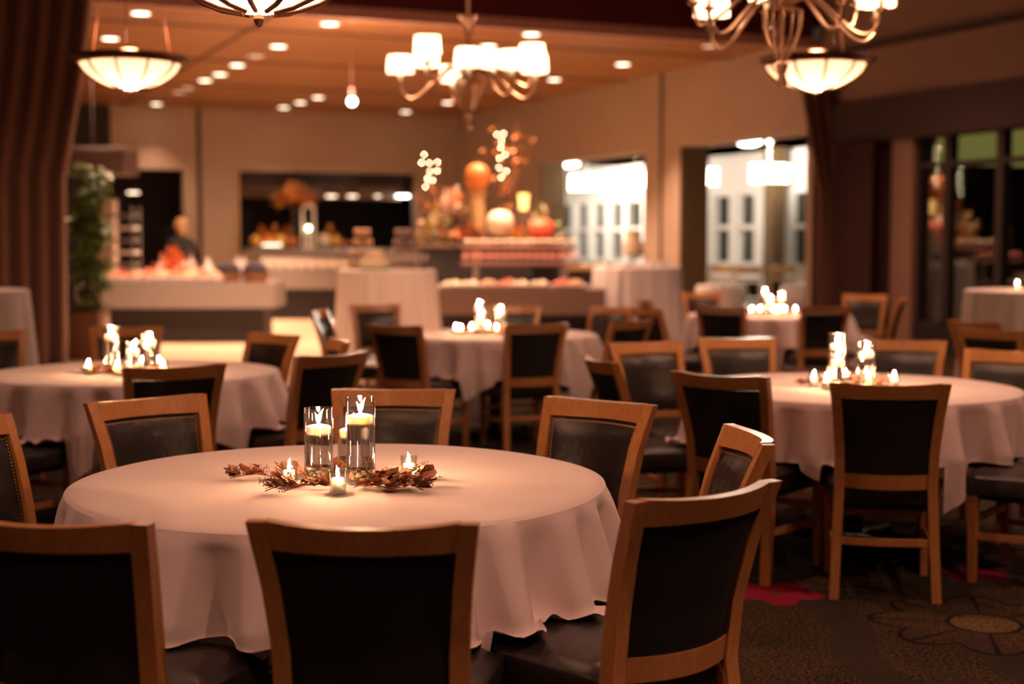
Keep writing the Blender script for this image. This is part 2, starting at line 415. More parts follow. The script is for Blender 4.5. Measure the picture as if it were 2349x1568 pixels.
# ------------------------------------------------------------------ chairs
def ypost(z):
    K = [(0, -.285), (.25, -.245), (.45, -.225), (.6, -.243), (.75, -.283), (.89, -.338)]
    for (a, ya), (b_, yb) in zip(K, K[1:]):
        if z <= b_: return ya+(yb-ya)*((z-a)/(b_-a))
    return K[-1][1]
def xpost(z):
    K = [(0, .202), (.45, .184), (.6, .186), (.75, .198), (.89, .216)]
    for (a, ya), (b_, yb) in zip(K, K[1:]):
        if z <= b_: return ya+(yb-ya)*((z-a)/(b_-a))
    return K[-1][1]
def bow(x, w_=.2): return -.046*(1-(x/w_)**2)
def make_chair():
    t = thing('dining_chair', 'x', 'chair')
    for s in (-1, 1):
        secs = []
        for i in range(19):
            z = .89*i/18; y = ypost(z); x = s*xpost(z)
            w_ = .0185+.001*min(1, z/.45); d = .017+.006*math.sin(PI*min(1, z/.89))
            ti = .012 if i == 18 else 0
            secs.append([(x-w_, y-d, z), (x+w_, y-d, z), (x+w_, y+d, z), (x-w_, y+d, z)])
        MB().loft(secs).bevel(.004, 2).build('leg', M['wood'], t)
        p = MB(); p.loft([[(s*.205-.015*k, .205-.015*k, z), (s*.205+.015*k, .205-.015*k, z), (s*.205+.015*k, .205+.015*k, z), (s*.205-.015*k, .205+.015*k, z)] for z, k in ((0, .95), (.39, 1.45))]).bevel(.003)
        p.build('leg', M['wood'], t)
        p = MB(); p.loft([[(s*.2-.009, y, z-.014), (s*.2+.009, y, z-.014), (s*.2+.009, y, z+.014), (s*.2-.009, y, z+.014)] for y, z in ((-.235, .215), (.195, .20))]).bevel(.003)
        p.build('stretcher', M['wood'], t)
    for y, z in ((-.245, .235), (.205, .27)):
        secs = [[(x, y-.01+(.5*bow(x) if y < 0 else 0), z-.014), (x, y+.01+(.5*bow(x) if y < 0 else 0), z-.014), (x, y+.01+(.5*bow(x) if y < 0 else 0), z+.014), (x, y-.01+(.5*bow(x) if y < 0 else 0), z+.014)] for x in [-.2+.05*i for i in range(9)]]
        MB().loft(secs).bevel(.003).build('stretcher', M['wood'], t)
    # rails
    def rail(z0, z1, d, w0, w1, name):
        secs = []
        n = 14
        for i in range(n+1):
            f = -1+2*i/n; q = []
            for z, dy in ((z0, -d), (z0, d), (z1, d), (z1, -d)):
                hw = xpost(z)-.018; x = f*hw
                up = .008*f*f if (z == z1 and z1 > .8) else 0
                q.append((x, ypost(z)+bow(f*.2)+dy, z+up))
            secs.append(q)
        MB().loft(secs).bevel(.005 if z1 > .8 else .003, 3).build(name, M['wood'], t)
    rail(.828, .884, .017, 0, 0, 'top_rail')
    rail(.452, .512, .014, 0, 0, 'lower_rail')
    # rear panel and front cushion
    def panel(y0, bulge, m, name):
        b = MB(); nx, nz = 16, 12; front = []; 
        for j in range(nz+1):
            z = .508+(.826-.508)*j/nz; row = []
            for i in range(nx+1):
                f = -1+2*i/nx; x = f*(xpost(z)-.017); g = j/nz*2-1
                k = (1-abs(f)**5)*(1-abs(g)**6)
                row.append(b.bm.verts.new((x, ypost(z)+bow(f*.2)+y0+bulge*k, z)))
            front.append(row)
        for a, c in zip(front, front[1:]):
            for i in range(nx): b.bm.faces.new((a[i], a[i+1], c[i+1], c[i]))
        # thickness back
        ed = [e for e in b.bm.edges if len(e.link_faces) == 1]
        r = bmesh.ops.extrude_edge_only(b.bm, edges=ed)
        vs = [v for v in r['geom'] if isinstance(v, bmesh.types.BMVert)]
        bmesh.ops.translate(b.bm, verts=vs, vec=(0, -.010 if bulge > 0 else .010, 0))
        return b.build(name, m, t)
    panel(-.010, -.003, M['rear'], 'rear_panel')
    back = panel(.004, .022, M['leather'], 'backrest')
    b = MB()
    pts = []
    for k in range(27): 
        z = .53+.285*k/26
        for s in (-1, 1): pts.append((s*(xpost(z)-.029), z))
    for k in range(1, 36):
        f = -1+2*k/36; pts.append((f*(xpost(.812)-.029), .812))
    for x, z in pts:
        y = ypost(z)+bow(x/(xpost(z)-.017)*.2)+.011
        b.ball((x, y, z), .0042, 1, (1, .7, 1))
    o = b.build('nailhead_trim', M['brass'], back); o['kind'] = 'stuff'; o['label'] = 'row of small brass nailheads round the leather'
    # seat cushion
    b = MB(); secs = []
    for j in range(13):
        f = j/12; y = -.215+.47*f
        hw = .197+.043*f; fr = min(1, (1-f)/.10) if f > .9 else 1
        rb = min(1, f/.08) if f < .08 else 1
        e = math.sin(min(fr, rb)*PI/2)
        q = []
        zt, zb = .487-.028*(1-e), .385
        n = 10
        for i in range(n+1):
            g = -1+2*i/n; q.append((g*hw, y, zt-.022*abs(g)**6*1.2-.004*g*g + .0))
        q += [(hw+.004, y, .45), (hw, y, zb), (-hw, y, zb), (-hw-.004, y, .45)]
        secs.append(q)
    b.loft(secs); b.bevel(.008, 2); b.build('seat', M['leather'], t)
    b = MB(); b.box((0, .01, .372), (.37, .41, .035)); b.build('seat_frame', M['rear'], t)
    return t

# top-rail middle x, y, turn in degrees, label
CHAIRS = [
 (-.30, 2.82, -4, 'dining chair at the front table, back fully turned to us in bottom centre'),
 (-.95, 2.85, -12, 'dining chair at the front table, large dark back cut by left bottom corner'),
 (.44, 3.18, 38, 'dining chair at the front table right side, curved back angled left with seat showing'),
 (.69, 4.13, 95, 'dining chair seen edge-on behind the angled one, right side of the front table'),
 (.31, 5.00, 141, 'dining chair facing us at right rear of the front table, nailheads round leather'),
 (-.45, 5.38, 178, 'dining chair facing us directly behind the tall candle vases of the front table'),
 (-1.31, 5.07, -137, 'dining chair facing us at left rear of the front table, nailheads visible'),
 (-1.73, 4.42, -108, 'dining chair half cut by the left edge, left side of the front table'),
 (-1.53, 6.43, 26, 'dining chair with its back to us in front of the left table'),
 (-.90, 7.11, 48, 'dining chair angled at the right front of the left table, dark back showing'),
 (-1.45, 8.65, 138, 'dining chair facing us at right rear of the left table before the tile floor'),
 (-2.54, 9.35, -168, 'dining chair behind the candle vases of the left table'),
 (-3.31, 8.95, -150, 'dining chair behind the left table at the left edge, by the draped cocktail table'),
 (-.98, 8.05, 108, 'dining chair seen side-on right of the left table, low golden frame'),
 (-2.56, 6.42, -25, 'dining chair at left front of the left table with seat showing behind the cut-off chair'),
 (-.80, 9.6, -34, 'dining chair with dark back at left front of the middle table'),
 (.17, 9.72, 20, 'dining chair with dark back at centre front of the middle table'),
 (-1.23, 12.7, -160, 'dining chair facing us at left rear of the middle table, before the left cocktail cloth'),
 (.02, 12.4, 176, 'dining chair directly behind the candles of the middle table'),
 (.87, 12.25, 142, 'dining chair facing left at right rear of the middle table'),
 (-1.58, 11.6, -98, 'dining chair turned sideways at far left of the middle table'),
 (.86, 10.14, 46, 'dining chair angled at right front of the middle table, back to us'),
 (1.50, 5.62, -10, 'dining chair with large dark back centred in front of the right table'),
 (.88, 6.02, -38, 'dining chair with dark back at left front of the right table'),
 (.42, 6.80, -76, 'dining chair seen edge-on at the left side of the right table, narrow frame'),
 (.74, 7.93, -155, 'dining chair facing us at left rear of the right table, tall grey leather'),
 (1.31, 8.28, -172, 'dining chair facing us behind the right table, left of its candle vases'),
 (2.24, 8.10, 160, 'dining chair facing us behind the right table, right of its candle vases'),
 (2.56, 7.30, 138, 'dining chair facing us at the right edge behind the right table'),
 (2.52, 5.82, 52, 'dining chair at right front of the right table, only seat and legs inside the frame'),
 (1.82, 12.4, -24, 'dining chair with dark back at left front of the far right table'),
 (2.72, 12.3, 10, 'dining chair with dark back at right front of the far right table'),
 (3.75, 15.1, 158, 'dining chair facing us behind the far right table near the maroon curtain'),
 (3.79, 13.85, 72, 'dining chair turned sideways at right of the far right table'),
 (2.08, 15.7, -165, 'dining chair facing us at left rear of the far right table'),
 (1.27, 13.8, -78, 'dining chair turned sideways left of the far right table, rear of two'),
 (1.14, 12.0, -68, 'dining chair turned sideways left of the far right table, front of two'),
 (3.25, 10.0, -60, 'dining chair before the draped cocktail table at the right edge, rear of two'),
 (3.06, 9.1, -48, 'dining chair before the draped cocktail table at the right edge, front of two'),
]
seats = []
for i, (x, y, a, lab) in enumerate(CHAIRS):
    f = (-math.sin(R(a)), math.cos(R(a)))
    loc = (x+f[0]*.338, y+f[1]*.338, 0)
    grp = 'wood and black leather dining chairs'
    inst('chair', make_chair, lab, 'chair', loc, R(a), grp)
    seats.append((loc[0], loc[1], R(a)))

# ------------------------------------------------------------------ round tables and cloths
TABLES = [('front table', -.498, 4.09, 0, 'nearest'), ('left table', -2.02, 7.55, .5, 'left'), ('right table', 1.64, 6.76, PI/4, 'right'),
          ('middle table', -.13, 10.65, .3, 'middle'), ('far right table', 2.44, 13.5, .6, 'far right')]
TR = .762; TZ = .76
def make_table():
    t = thing('round_table', 'x', 'table')
    MB().lathe([(0, .705), (TR-.02, .705), (TR-.004, .712), (TR-.004, .742), (TR-.02, .75), (0, .75)], 64).build('tabletop', M['mullion'], t)
    MB().lathe([(0, .06), (.05, .06), (.045, .3), (.045, .6), (.09, .705), (0, .705)], 20).build('pedestal', M['mullion'], t)
    for k in range(4):
        a = PI/4+k*PI/2; b = MB()
        b.box((.17, 0, .045), (.34, .05, .05), bev=.008); o = b.build('foot', M['mullion'], t); o.rotation_euler = (0, 0, a); o.location = (0, 0, 0)
        for v in o.data.vertices: v.co.z = v.co.z-.02
    return t
def cloth(cx, cy, rot, seed, hi, side=2.05):
    rg = random.Random(seed); NP = 420 if hi else 260; NR = 30 if hi else 18
    b = MB(); p = [rg.uniform(0, 6.28) for _ in range(6)]
    rows = []
    # top rings
    top = [.0, .15, .3, .45, .6, .70, .745, TR-.006]
    for r in top[1:]:
        rows.append([b.bm.verts.new((r*math.cos(2*PI*i/NP), r*math.sin(2*PI*i/NP), TZ-(.0 if r < .75 else .0015)+.0012*math.sin(5*2*PI*i/NP+p[0])*math.sin(r*9))) for i in range(NP)])
    cen = b.bm.verts.new((0, 0, TZ))
    for k in range(NR+1):
        kk = (k+.3)/(NR+.3); row = []
        for i in range(NP):
            a = 2*PI*i/NP; q = (a-rot) % (PI/2)-PI/4
            L = side/2/math.cos(abs(PI/4-abs(q))) if False else side/2/max(abs(math.cos(a-rot)), abs(math.sin(a-rot)))
            L = min(L, side/2*1.37)-TR
            corner = max(0, min(1, (L-(side/2-TR))/.4))
            d = L*kk
            wv = .5*math.sin(23*a+p[1]+1.6*math.sin(3*a+p[2]))+.3*math.sin(14*a+p[3]+math.sin(2*a))+.2*math.sin(37*a+p[4]+math.sin(5*a))
            wv = math.copysign(abs(wv)**.7, wv)
            amp = min(.085, .002+.36*d)*(.45+.55*(.5+.5*math.cos(a+.75)))
            r = TR+.004+min(d, .03)*.25+.02*d+.045*d*corner+amp*wv*(min(1, d/.05))+amp*.35
            z = TZ-.0015-(d-.004*min(1, d/.03))*.992
            x, y = r*math.cos(a), r*math.sin(a)
            # lie on chair seats that reach under the edge
            if z < .5:
                for sx, sy, sa in seats:
                    dx, dy = cx+x-sx, cy+y-sy
                    lx = dx*math.cos(sa)+dy*math.sin(sa); ly = -dx*math.sin(sa)+dy*math.cos(sa)
                    if abs(lx) < .248 and -.24 < ly < .262:
                        ex = .5-z; z = .4915+.005*math.sin(20*a+p[5])+.002+min(.02, ex*.06)*math.sin(38*a+p[0])**2
                        k2 = min(ex*.16, .03); x += math.cos(a)*k2; y += math.sin(a)*k2
                        z += .004*kk; break
            row.append(b.bm.verts.new((x, y, max(z, .006))))
        rows.append(row)
    for i in range(NP): b.bm.faces.new((cen, rows[0][i], rows[0][(i+1) % NP]))
    for r0, r1 in zip(rows, rows[1:]):
        for i in range(NP): b.bm.faces.new((r0[i], r1[i], r1[(i+1) % NP], r0[(i+1) % NP]))
    o = b.build('tablecloth', M['linen'], None); o.location = (cx, cy, 0)
    for q in o.data.polygons: q.use_smooth = True
    return o
for i, (tn, x, y, rot, _) in enumerate(TABLES):
    inst('table', make_table, 'round dark pedestal table under the white cloth, the ' + tn, 'table', (x, y, 0), 0, 'round dining tables')
    o = cloth(x, y, rot, 3+i*7, i in (0, 1, 2)); tag(o, 'white linen cloth draped over the round ' + tn, 'tablecloth', 'white table linen')

# ------------------------------------------------------------------ candles, vases, greenery
def vase_maker(h, rad, water, n_seed):
    def mk():
        t = thing('cylinder_vase', 'x', 'vase')
        r = rad; 
        MB().lathe([(0, .001), (r-.004, .001), (r, .004), (r, h-.003), (r-.0015, h), (r-.003, h-.003), (r-.003, .008), (0, .008)], 40).build('glass', M['glass'], t)
        MB().lathe([(0, .044), (r-.0045, .044), (r-.0045, water), (0, water)], 40).build('water', M['water'], t)
        return t
    return mk
def pebble_maker(rad, n, hh):
    def mk():
        g = random.Random(n); b = MB()
        for k in range(n):
            a = g.uniform(0, 6.28); r = (rad-.0125)*math.sqrt(g.uniform(.25, 1)); z = .016+g.uniform(0, hh)
            s = g.uniform(.006, .0095)
            v = b.ball((0, 0, 0), s, 2, (1.3, 1, .72))
            m_ = Matrix.Translation((r*math.cos(a), r*math.sin(a), z)) @ Matrix.Rotation(g.uniform(0, 6), 4, 'Z') @ Matrix.Rotation(g.uniform(-.6, .6), 4, 'X')
            bmesh.ops.transform(b.bm, matrix=m_, verts=v)
            if g.random() < .2:
                for f in {f for x in v for f in x.link_faces}: f.material_index = 1
        return b.build('pebbles', [M['peb'], M['peb_dark']])
    return mk
def flame(parent, z, s=1, lean=0):
    b = MB(); b.lathe([(0, 0), (.0035*s, .003*s), (.0058*s, .009*s), (.0050*s, .016*s), (.0028*s, .024*s), (.0010*s, .031*s), (0, .035*s)], 10)
    for v in b.bm.verts: v.co.x += lean*v.co.z**2*18
    o = b.build('flame', M['flame'], parent); o.location = (0, 0, z); return o
def float_maker(rad):
    def mk():
        t = thing('floating_candle', 'x', 'candle')
        r = rad
        MB().lathe([(0, 0), (r*.86, 0), (r*.95, .006), (r, .020), (r*.97, .026), (r*.85, .029), (r*.3, .033), (0, .033)], 32).build('wax', M['wax'], t)
        MB().tube([(0, 0, .032), (.001, 0, .040)], .0011, 6).build('wick', M['wick'], t.children[0])
        flame(t, .038, 1.15, .5); return t
    return mk
def votive_maker():
    t = thing('votive_candle', 'x', 'candle')
    r = .0165
    MB().lathe([(0, .006), (r, .006), (r*1.02, .010), (r, .040), (r*.9, .044), (r*.3, .042), (0, .041)], 24).build('wax', M['wax'], t)
    MB().tube([(0, 0, .041), (0, 0, .049)], .001, 6).build('wick', M['wick'], t.children[0])
    flame(t, .047, .9, .2); return t
def cup_maker():
    t = MB().lathe([(0, 0), (.021, 0), (.0225, .003), (.0245, .066), (.0238, .068), (.0228, .066), (.0208, .009), (.018, .0055), (0, .0052)], 32).build('votive_glass', M['glass']); return t
def leaf_into(b, p, d, size, g, mi=0):
    "one curved pointed leaf"
    d = d.normalized(); side = d.cross(Vector((0, 0, 1)));
    if side.length < .1: side = Vector((1, 0, 0))
    side.normalize(); n = side.cross(d)
    side = (side+n*g.uniform(-.7, .7)).normalized(); n = side.cross(d).normalized()
    vs = []
    K = [(0, .02), (.2, .24), (.45, .33), (.7, .25), (1, .0)]
    L, Rr, Md = [], [], []
    cv = g.uniform(-.25, .35)
    for k, w_ in K:
        c = p+d*size*k+n*size*cv*k*k
        Md.append(b.bm.verts.new(c)); L.append(b.bm.verts.new(c+side*size*w_+n*size*.08*w_/.3)); Rr.append(b.bm.verts.new(c-side*size*w_+n*size*.08*w_/.3))
    for k in range(4):
        for X, Y in ((L, Md), (Md, Rr)):
            try:
                f = b.bm.faces.new((X[k], X[k+1], Y[k+1], Y[k])); f.material_index = mi
            except ValueError: pass
def sprig_maker(seed, length=.16, seeded=True, dense=1):
    def mk():
        g = random.Random(seed); t = thing('eucalyptus_sprig', 'x', 'sprig')
        pts = [Vector((k/7*length, .012*math.sin(k*.6+seed), .006+.012*math.sin(PI*k/7)+.003*g.random())) for k in range(8)]
        MB().tube(pts, .0014, 5).build('stem', M['berry'], t)
        b = MB()
        for k in range(int(15*dense)):
            f = g.uniform(.0, .95); i = min(6, int(f*7)); p = pts[i].lerp(pts[i+1], f*7-i)
            a = g.uniform(-1.5, 1.5)
            d = Vector((math.cos(a), math.sin(a), g.uniform(.0, .65)))
            leaf_into(b, p+Vector((0, 0, .002)), d, g.uniform(.028, .055), g)
        b.build('leaves', M['leaf'], t)
        if seeded:
            b = MB()
            for k in range(10):
                f = g.uniform(.35, 1); i = min(6, int(f*7)); p = pts[i].lerp(pts[min(7, i+1)], f*7-i)
                d = Vector((g.uniform(.2, 1), g.uniform(-1, 1), g.uniform(.2, 1))).normalized()*.028
                b.tube([p, p+d], .0006, 4, False)
                for q in range(9):
                    o_ = p+d+Vector([g.uniform(-.012, .012) for _ in range(3)])
                    o_.z = max(.004, o_.z)
                    b.ball(o_, .0021, 1)
            b.build('seed_clusters', M['berry'], t)
        return t
    return mk

# local layouts: centre = middle of arrangement on the table top
VS = [('tall', .042, .250, .172), ('medium', .042, .212, .135), ('short', .036, .168, .103)]
def centrepiece(tn, x0, y0, rz, vpos, votives, sprigs, z=TZ+.003, short=False):
    ca, sa = math.cos(rz), math.sin(rz)
    T = lambda p: (x0+p[0]*ca-p[1]*sa, y0+p[0]*sa+p[1]*ca, z)
    for (nm, rad, h, wz), p in zip(VS, vpos):
        P = T(p)
        inst('vase_'+nm, vase_maker(h, rad, wz, 1), '%s glass cylinder vase of water on the %s' % (nm, tn), 'vase', P, 0, 'cylinder vases on the tables')
        o = inst('peb_'+nm, pebble_maker(rad, 70 if rad > .04 else 50, .026), 'river pebbles in the bottom of the %s vase on the %s' % (nm, tn), 'pebbles', P, rnd.uniform(0, 6)); o['kind'] = 'stuff'
        inst('float_'+nm, float_maker(rad-.0055), 'lit floating candle in the %s vase on the %s' % (nm, tn), 'candle', (P[0], P[1], P[2]+wz-.004), rnd.uniform(-.6, .6), 'floating candles')
    for lab, p in votives:
        P = T(p)
        inst('cup', cup_maker, 'clear votive glass %s on the %s' % (lab, tn), 'glass', P, 0, 'votive glasses')
        inst('votive', votive_maker, 'lit votive candle inside the glass %s on the %s' % (lab, tn), 'candle', P, rnd.uniform(0, 6), 'votive candles')
    for k, (lab, sd, p, a) in enumerate(sprigs):
        P = T(p)
        inst('sprig%d' % sd, sprig_maker(sd, .12+.03*(sd % 3), sd % 2 == 0, 1.5), 'reddish dried eucalyptus sprig %s on the %s' % (lab, tn), 'sprig', P, a+rz, 'dried sprigs round the candles')
V1, V2, V3 = (-.430, 4.01), (-.556, 4.06), (-.487, 4.23)
base = (-.47, 4.0)
rel = lambda p: (p[0]-base[0], p[1]-base[1])
SP = [('reaching left past the leftmost votive', 2, (-.165, .035), R(172)), ('between the left votive and medium vase', 1, (-.085, .045), R(150)),
      ('in front of the medium vase', 4, (-.02, -.08), R(205)), ('beside the front votive', 3, (.03, -.09), R(-20)),
      ('curling right in front of the tall vase', 5, (.06, -.06), R(-12)), ('at the right front tip', 6, (.12, -.08), R(-25)),
      ('under the rightmost votive', 7, (.10, -.01), R(8)), ('rising behind the tall vase', 8, (.08, .04), R(28)),
      ('lying behind the short vase', 9, (-.03, .12), R(120)), ('below the leftmost votive', 10, (-.075, -.075), R(205)), ('at the right rear', 12, (.06, .0), R(-38))]
centrepiece('front table', base[0], base[1], 0, [rel(V1), rel(V2), rel(V3)],
    [('at the left', rel((-.629, 3.98))), ('at the front', rel((-.476, 3.85))), ('at the right', rel((-.300, 4.10)))], SP)
SPX = [('pointing left', 2, (-.05, 0), R(180)), ('pointing right', 6, (.06, 0), R(5)), ('at the front', 5, (.0, -.06), R(-30)), ('at the front left', 4, (-.04, -.05), R(215)), ('at the rear', 8, (.03, .06), R(60)), ('at the rear left', 7, (-.04, .05), R(140))]
def at(px, Y): return (px-1174.5)/3262.5*Y
centrepiece('left table', at(290, 7.4), 7.4, 0, [(-.094, .03), (.095, .08), (.038, -.03)],
    [('at the far left', (-.20, -.02)), ('in front of the vases', (-.02, -.13)), ('beside the medium vase', (.02, -.0)) if False else ('behind the short vase', (.03, .16)), ('at the far right', (.20, -.06)), ('behind the vases', (.12, .18))], SPX)
centrepiece('right table', at(1950, 6.75), 6.75, 0, [(-.044, .05), (.088, .02), (-.068, -.06)],
    [('at the far left', (-.17, -.02)), ('at the left front', (-.135, -.14)), ('at the centre front', (.07, -.10)), ('at the far right', (.205, -.04)), ('behind the vases', (.02, .16)), ('beside the medium vase', (.115, .12))], SPX)
centrepiece('middle table', at(1112, 10.6), 10.6, 0, [(-.045, .05), (.115, .02), (-.03, -.06)],
    [('at the far left', (-.215, -.04)), ('at the left front', (-.175, -.14)), ('at the right front', (.09, -.13)), ('at the right rear', (.15, .03)), ('behind the vases', (.02, .17)), ('beside the short vase', (-.10, -.02))], SPX)
centrepiece('far right table', at(1772, 13.4), 13.4, 0, [(-.062, .06), (.095, .03), (-.03, -.05)],
    [('at the far left', (-.205, -.05)), ('at the left', (-.12, -.02)), ('at the centre left', (.0, -.08)), ('at the centre right', (.05, -.09)), ('at the right', (.11, -.02)), ('at the far right', (.21, -.05))], SPX)

# ------------------------------------------------------------------ pendants and chandeliers
NC = 5.0
def make_bowl():
    t = thing('bowl_pendant', 'x', 'lamp')
    prof = [(0.0, 0), (.05, .003), (.12, .016), (.19, .042), (.255, .082), (.30, .122), (.325, .165)]
    b = MB(); b.lathe(prof, 40); bowl_ = b.build('glass_bowl', M['bowl'], t)
    MB().lathe([(.325, .160), (.375, .185), (.385, .200), (.375, .210), (.325, .185), (.30, .175), (.325, .160)], 48).build('rim', M['bronze'], t)
    for k in range(10):
        a = 2*PI*k/10+.1; b = MB(); pts = [((r+.004)*math.cos(a), (r+.004)*math.sin(a), z-.003) for r, z in prof[1:]]
        b.tube(pts, .009, 6); b.build('rib', M['bronze'], bowl_)
    MB().lathe([(.32, .185), (.22, .225), (.10, .245), (.04, .262), (.04, .28), (0, .28)], 32).build('top_cap', M['metal_champ'], t)
    MB().lathe([(0, -.045), (.012, -.035), (.018, -.018), (.01, -.004), (0, 0)], 12).build('finial', M['bronze'], t)
    for k in range(3):
        a = 2*PI*k/3+.5; MB().tube([(.30*math.cos(a), .30*math.sin(a), .19), (.05*math.cos(a), .05*math.sin(a), 1.6)], .0022, 6).build('rod', M['bronze'], t)
    MB().tube([(0, 0, 1.55), (0, 0, 2.45)], .01, 8).build('stem', M['metal_champ'], t)
    b = MB(); b.ball((0, 0, .10), .02, 2); b.build('bulb', M['bulb'], t)
    lamp('bulb_light', 'POINT', (0, 0, .06), 12, WARM2, t, .02)
    lamp('ceiling_fill', 'POINT', (0, 0, .34), 14, WARM, t, .05)  # extra lamp above the cap, added to brighten the ceiling
    return t
for lab, x, y, z in (('bowl pendant cut by the top edge, closest overhead', -.79, 4.5, 2.16), ('bowl pendant over the left table in front of the drape', -2.51, 9.45, 2.45), ('bowl pendant at right below the nearer chandelier', 2.0, 9.45, 2.44)):
    inst('bowlp', make_bowl, 'glowing glass ' + lab, 'lamp', (x, y, z), .2, 'ribbed bowl pendants')
ARMS = [(-126, 1), (68, 1), (3, 1), (134, 1), (-168, 0), (106, 0), (-50, 0), (-14, 0), (-88, 0)]
def make_chand(angles):
    def mk():
        t = thing('chandelier', 'x', 'lamp')
        MB().lathe([(0, .62), (.012, .62), (.014, .20), (.02, .18), (.016, .1), (.012, -.02), (.012, -.05), (0, -.05)], 12).build('stem', M['metal_champ'], t)
        MB().lathe([(0, 2.4), (.01, 2.4), (.01, .62), (0, .62)], 8).build('chain', M['metal_champ'], t)
        b = MB()
        for k in range(10):
            a = 2*PI*k/10; b.tube([(.018*math.cos(a), .018*math.sin(a), .36), (.03*math.cos(a), .03*math.sin(a), .45), (.075*math.cos(a), .075*math.sin(a), .50)], .006, 5)
        b.build('crown', M['metal_champ'], t)
        b = MB()
        for k in range(12):
            a = 2*PI*k/12; b.tube([(r*math.cos(a), r*math.sin(a), z) for r, z in ((.035, .065), (.085, .055), (.098, .03), (.096, -.03), (.080, -.09), (.055, -.15), (.022, -.20))], .0052, 6)
        b.lathe([(.09, .052), (.104, .045), (.09, .035)], 24); b.build('basket', M['metal_champ'], t)
        MB().lathe([(0, -.35), (.02, -.335), (.028, -.31), (.018, -.27), (.03, -.24), (.034, -.22), (.022, -.20), (0, -.19)], 16).build('finial', M['metal_champ'], t)
        for ang, up in angles:
            a = R(ang); dz = .10 if up else 0
            r_ = .50 if not up else .47
            K = [(.03, .07), (.10, .11+dz*.4), (.18, .09+dz*.6), (.28, .0+dz*.8), (.36, -.075+dz), (.43, -.10+dz), (r_-.015, -.06+dz), (r_, .0+dz)]
            arm = MB()
            fine = []
            for i in range(len(K)-1):
                p0 = K[max(0, i-1)]; p1 = K[i]; p2 = K[i+1]; p3 = K[min(len(K)-1, i+2)]
                for s in (0, .33, .66):
                    fine.append(tuple(.5*((2*p1[c])+(-p0[c]+p2[c])*s+(2*p0[c]-5*p1[c]+4*p2[c]-p3[c])*s*s+(-p0[c]+3*p1[c]-3*p2[c]+p3[c])*s**3) for c in (0, 1)))
            fine.append(K[-1])
            arm.tube([(r*math.cos(a), r*math.sin(a), z) for r, z in fine], .010, 8)
            cx, cy = r_*math.cos(a), r_*math.sin(a)
            ao = arm.build('arm', M['metal_champ'], t)
            MB().lathe([(0, 0), (.012, 0), (.028, .012), (.034, .022), (.028, .022), (0, .016)], 14, (cx, cy, dz)).build('cup', M['metal_champ'], ao)
            MB().lathe([(0, .02), (.015, .02), (.015, .095), (0, .095)], 12, (cx, cy, dz)).build('candle_sleeve', M['candle_sleeve'], ao)
            MB().lathe([(.100, .080), (.090, .205)], 28, (cx, cy, dz)).build('lamp_shade', M['shade'], ao)
            b = MB(); b.ball((cx, cy, dz+.105), .016, 2, (1, 1, 1.4)); b.build('bulb', M['bulb'], ao)
            lamp('bulb_light', 'POINT', (cx, cy, dz+.14), 5.0, WARM2, ao, .02)
        return t
    return mk
inst('chand', make_chand(ARMS), 'champagne metal chandelier with lit drum shades, centred over the middle table', 'lamp', (-.32, 10.5, 2.585), 0, 'chandeliers')
inst('chand', make_chand(ARMS), 'champagne metal chandelier cut by the top edge over the right table', 'lamp', (1.38, 7.35, 2.575), R(22), 'chandeliers')

# downlights
DL = [(-4.74,18.41),(-5.77,20.68),(-2.44,19.29),(-3.49,21.50),(-4.02,22.60),(-4.54,23.76),(-5.09,25.05),(-5.55,25.99),(-6.14,27.23),(-6.50,28.02),(-7.53,30.40),(0.27,20.25),(-0.35,21.45),(1.82,23.65),(2.95,21.45),(0.76,25.85),(-1.35,30.11),(-2.39,32.22),(-4.96,31.18),(-4.44,30.11),(-3.92,29.03)]
DIMS = {4, 8, 9, 14}
def make_down(dim):
    def mk():
        t = thing('downlight', 'x', 'light')
        MB().lathe([(.115, .0), (.14, -.004), (.145, -.010), (.13, -.012), (.112, -.006)], 28).build('trim_ring', M['white'], t)
        MB().lathe([(0, -.006), (.112, -.006), (.112, -.002), (0, -.002)], 28).build('lens', M['downdisc' if dim else 'downdim'], t)
        lamp('beam_light', 'SPOT', (0, 0, -.03), (10, 650, 110)[dim], WARM2, t, .05, spot_size=R(84), spot_blend=1)
        return t
    return mk
DLL = ['top left', 'by the left drape', 'second from the beam in the middle run', 'left run, nearest', 'left run, dim one after the nearest', 'left run, third', 'left run, fourth', 'left run, fifth', 'left run, dim sixth', 'left run, dim seventh',
       'above the dark left opening', 'above the chandelier, nearest', 'just behind the chandelier', 'near the right wall', 'dim one beside the curtain', 'behind the right shades of the chandelier',
       'near the back wall right of the chandelier', 'at the back wall in the centre', 'row by the back wall, leftmost', 'row by the back wall, middle', 'row by the back wall, rightmost']
for i, ((x, y), l) in enumerate(zip(DL, DLL)):
    d = 0 if i in DIMS else 2 if i in (10, 16, 17, 18, 19) else 1
    inst('down%d' % d, make_down(d), 'round recessed ceiling downlight, ' + l, 'light', (x, y, CH-.001), 0, 'recessed ceiling downlights')
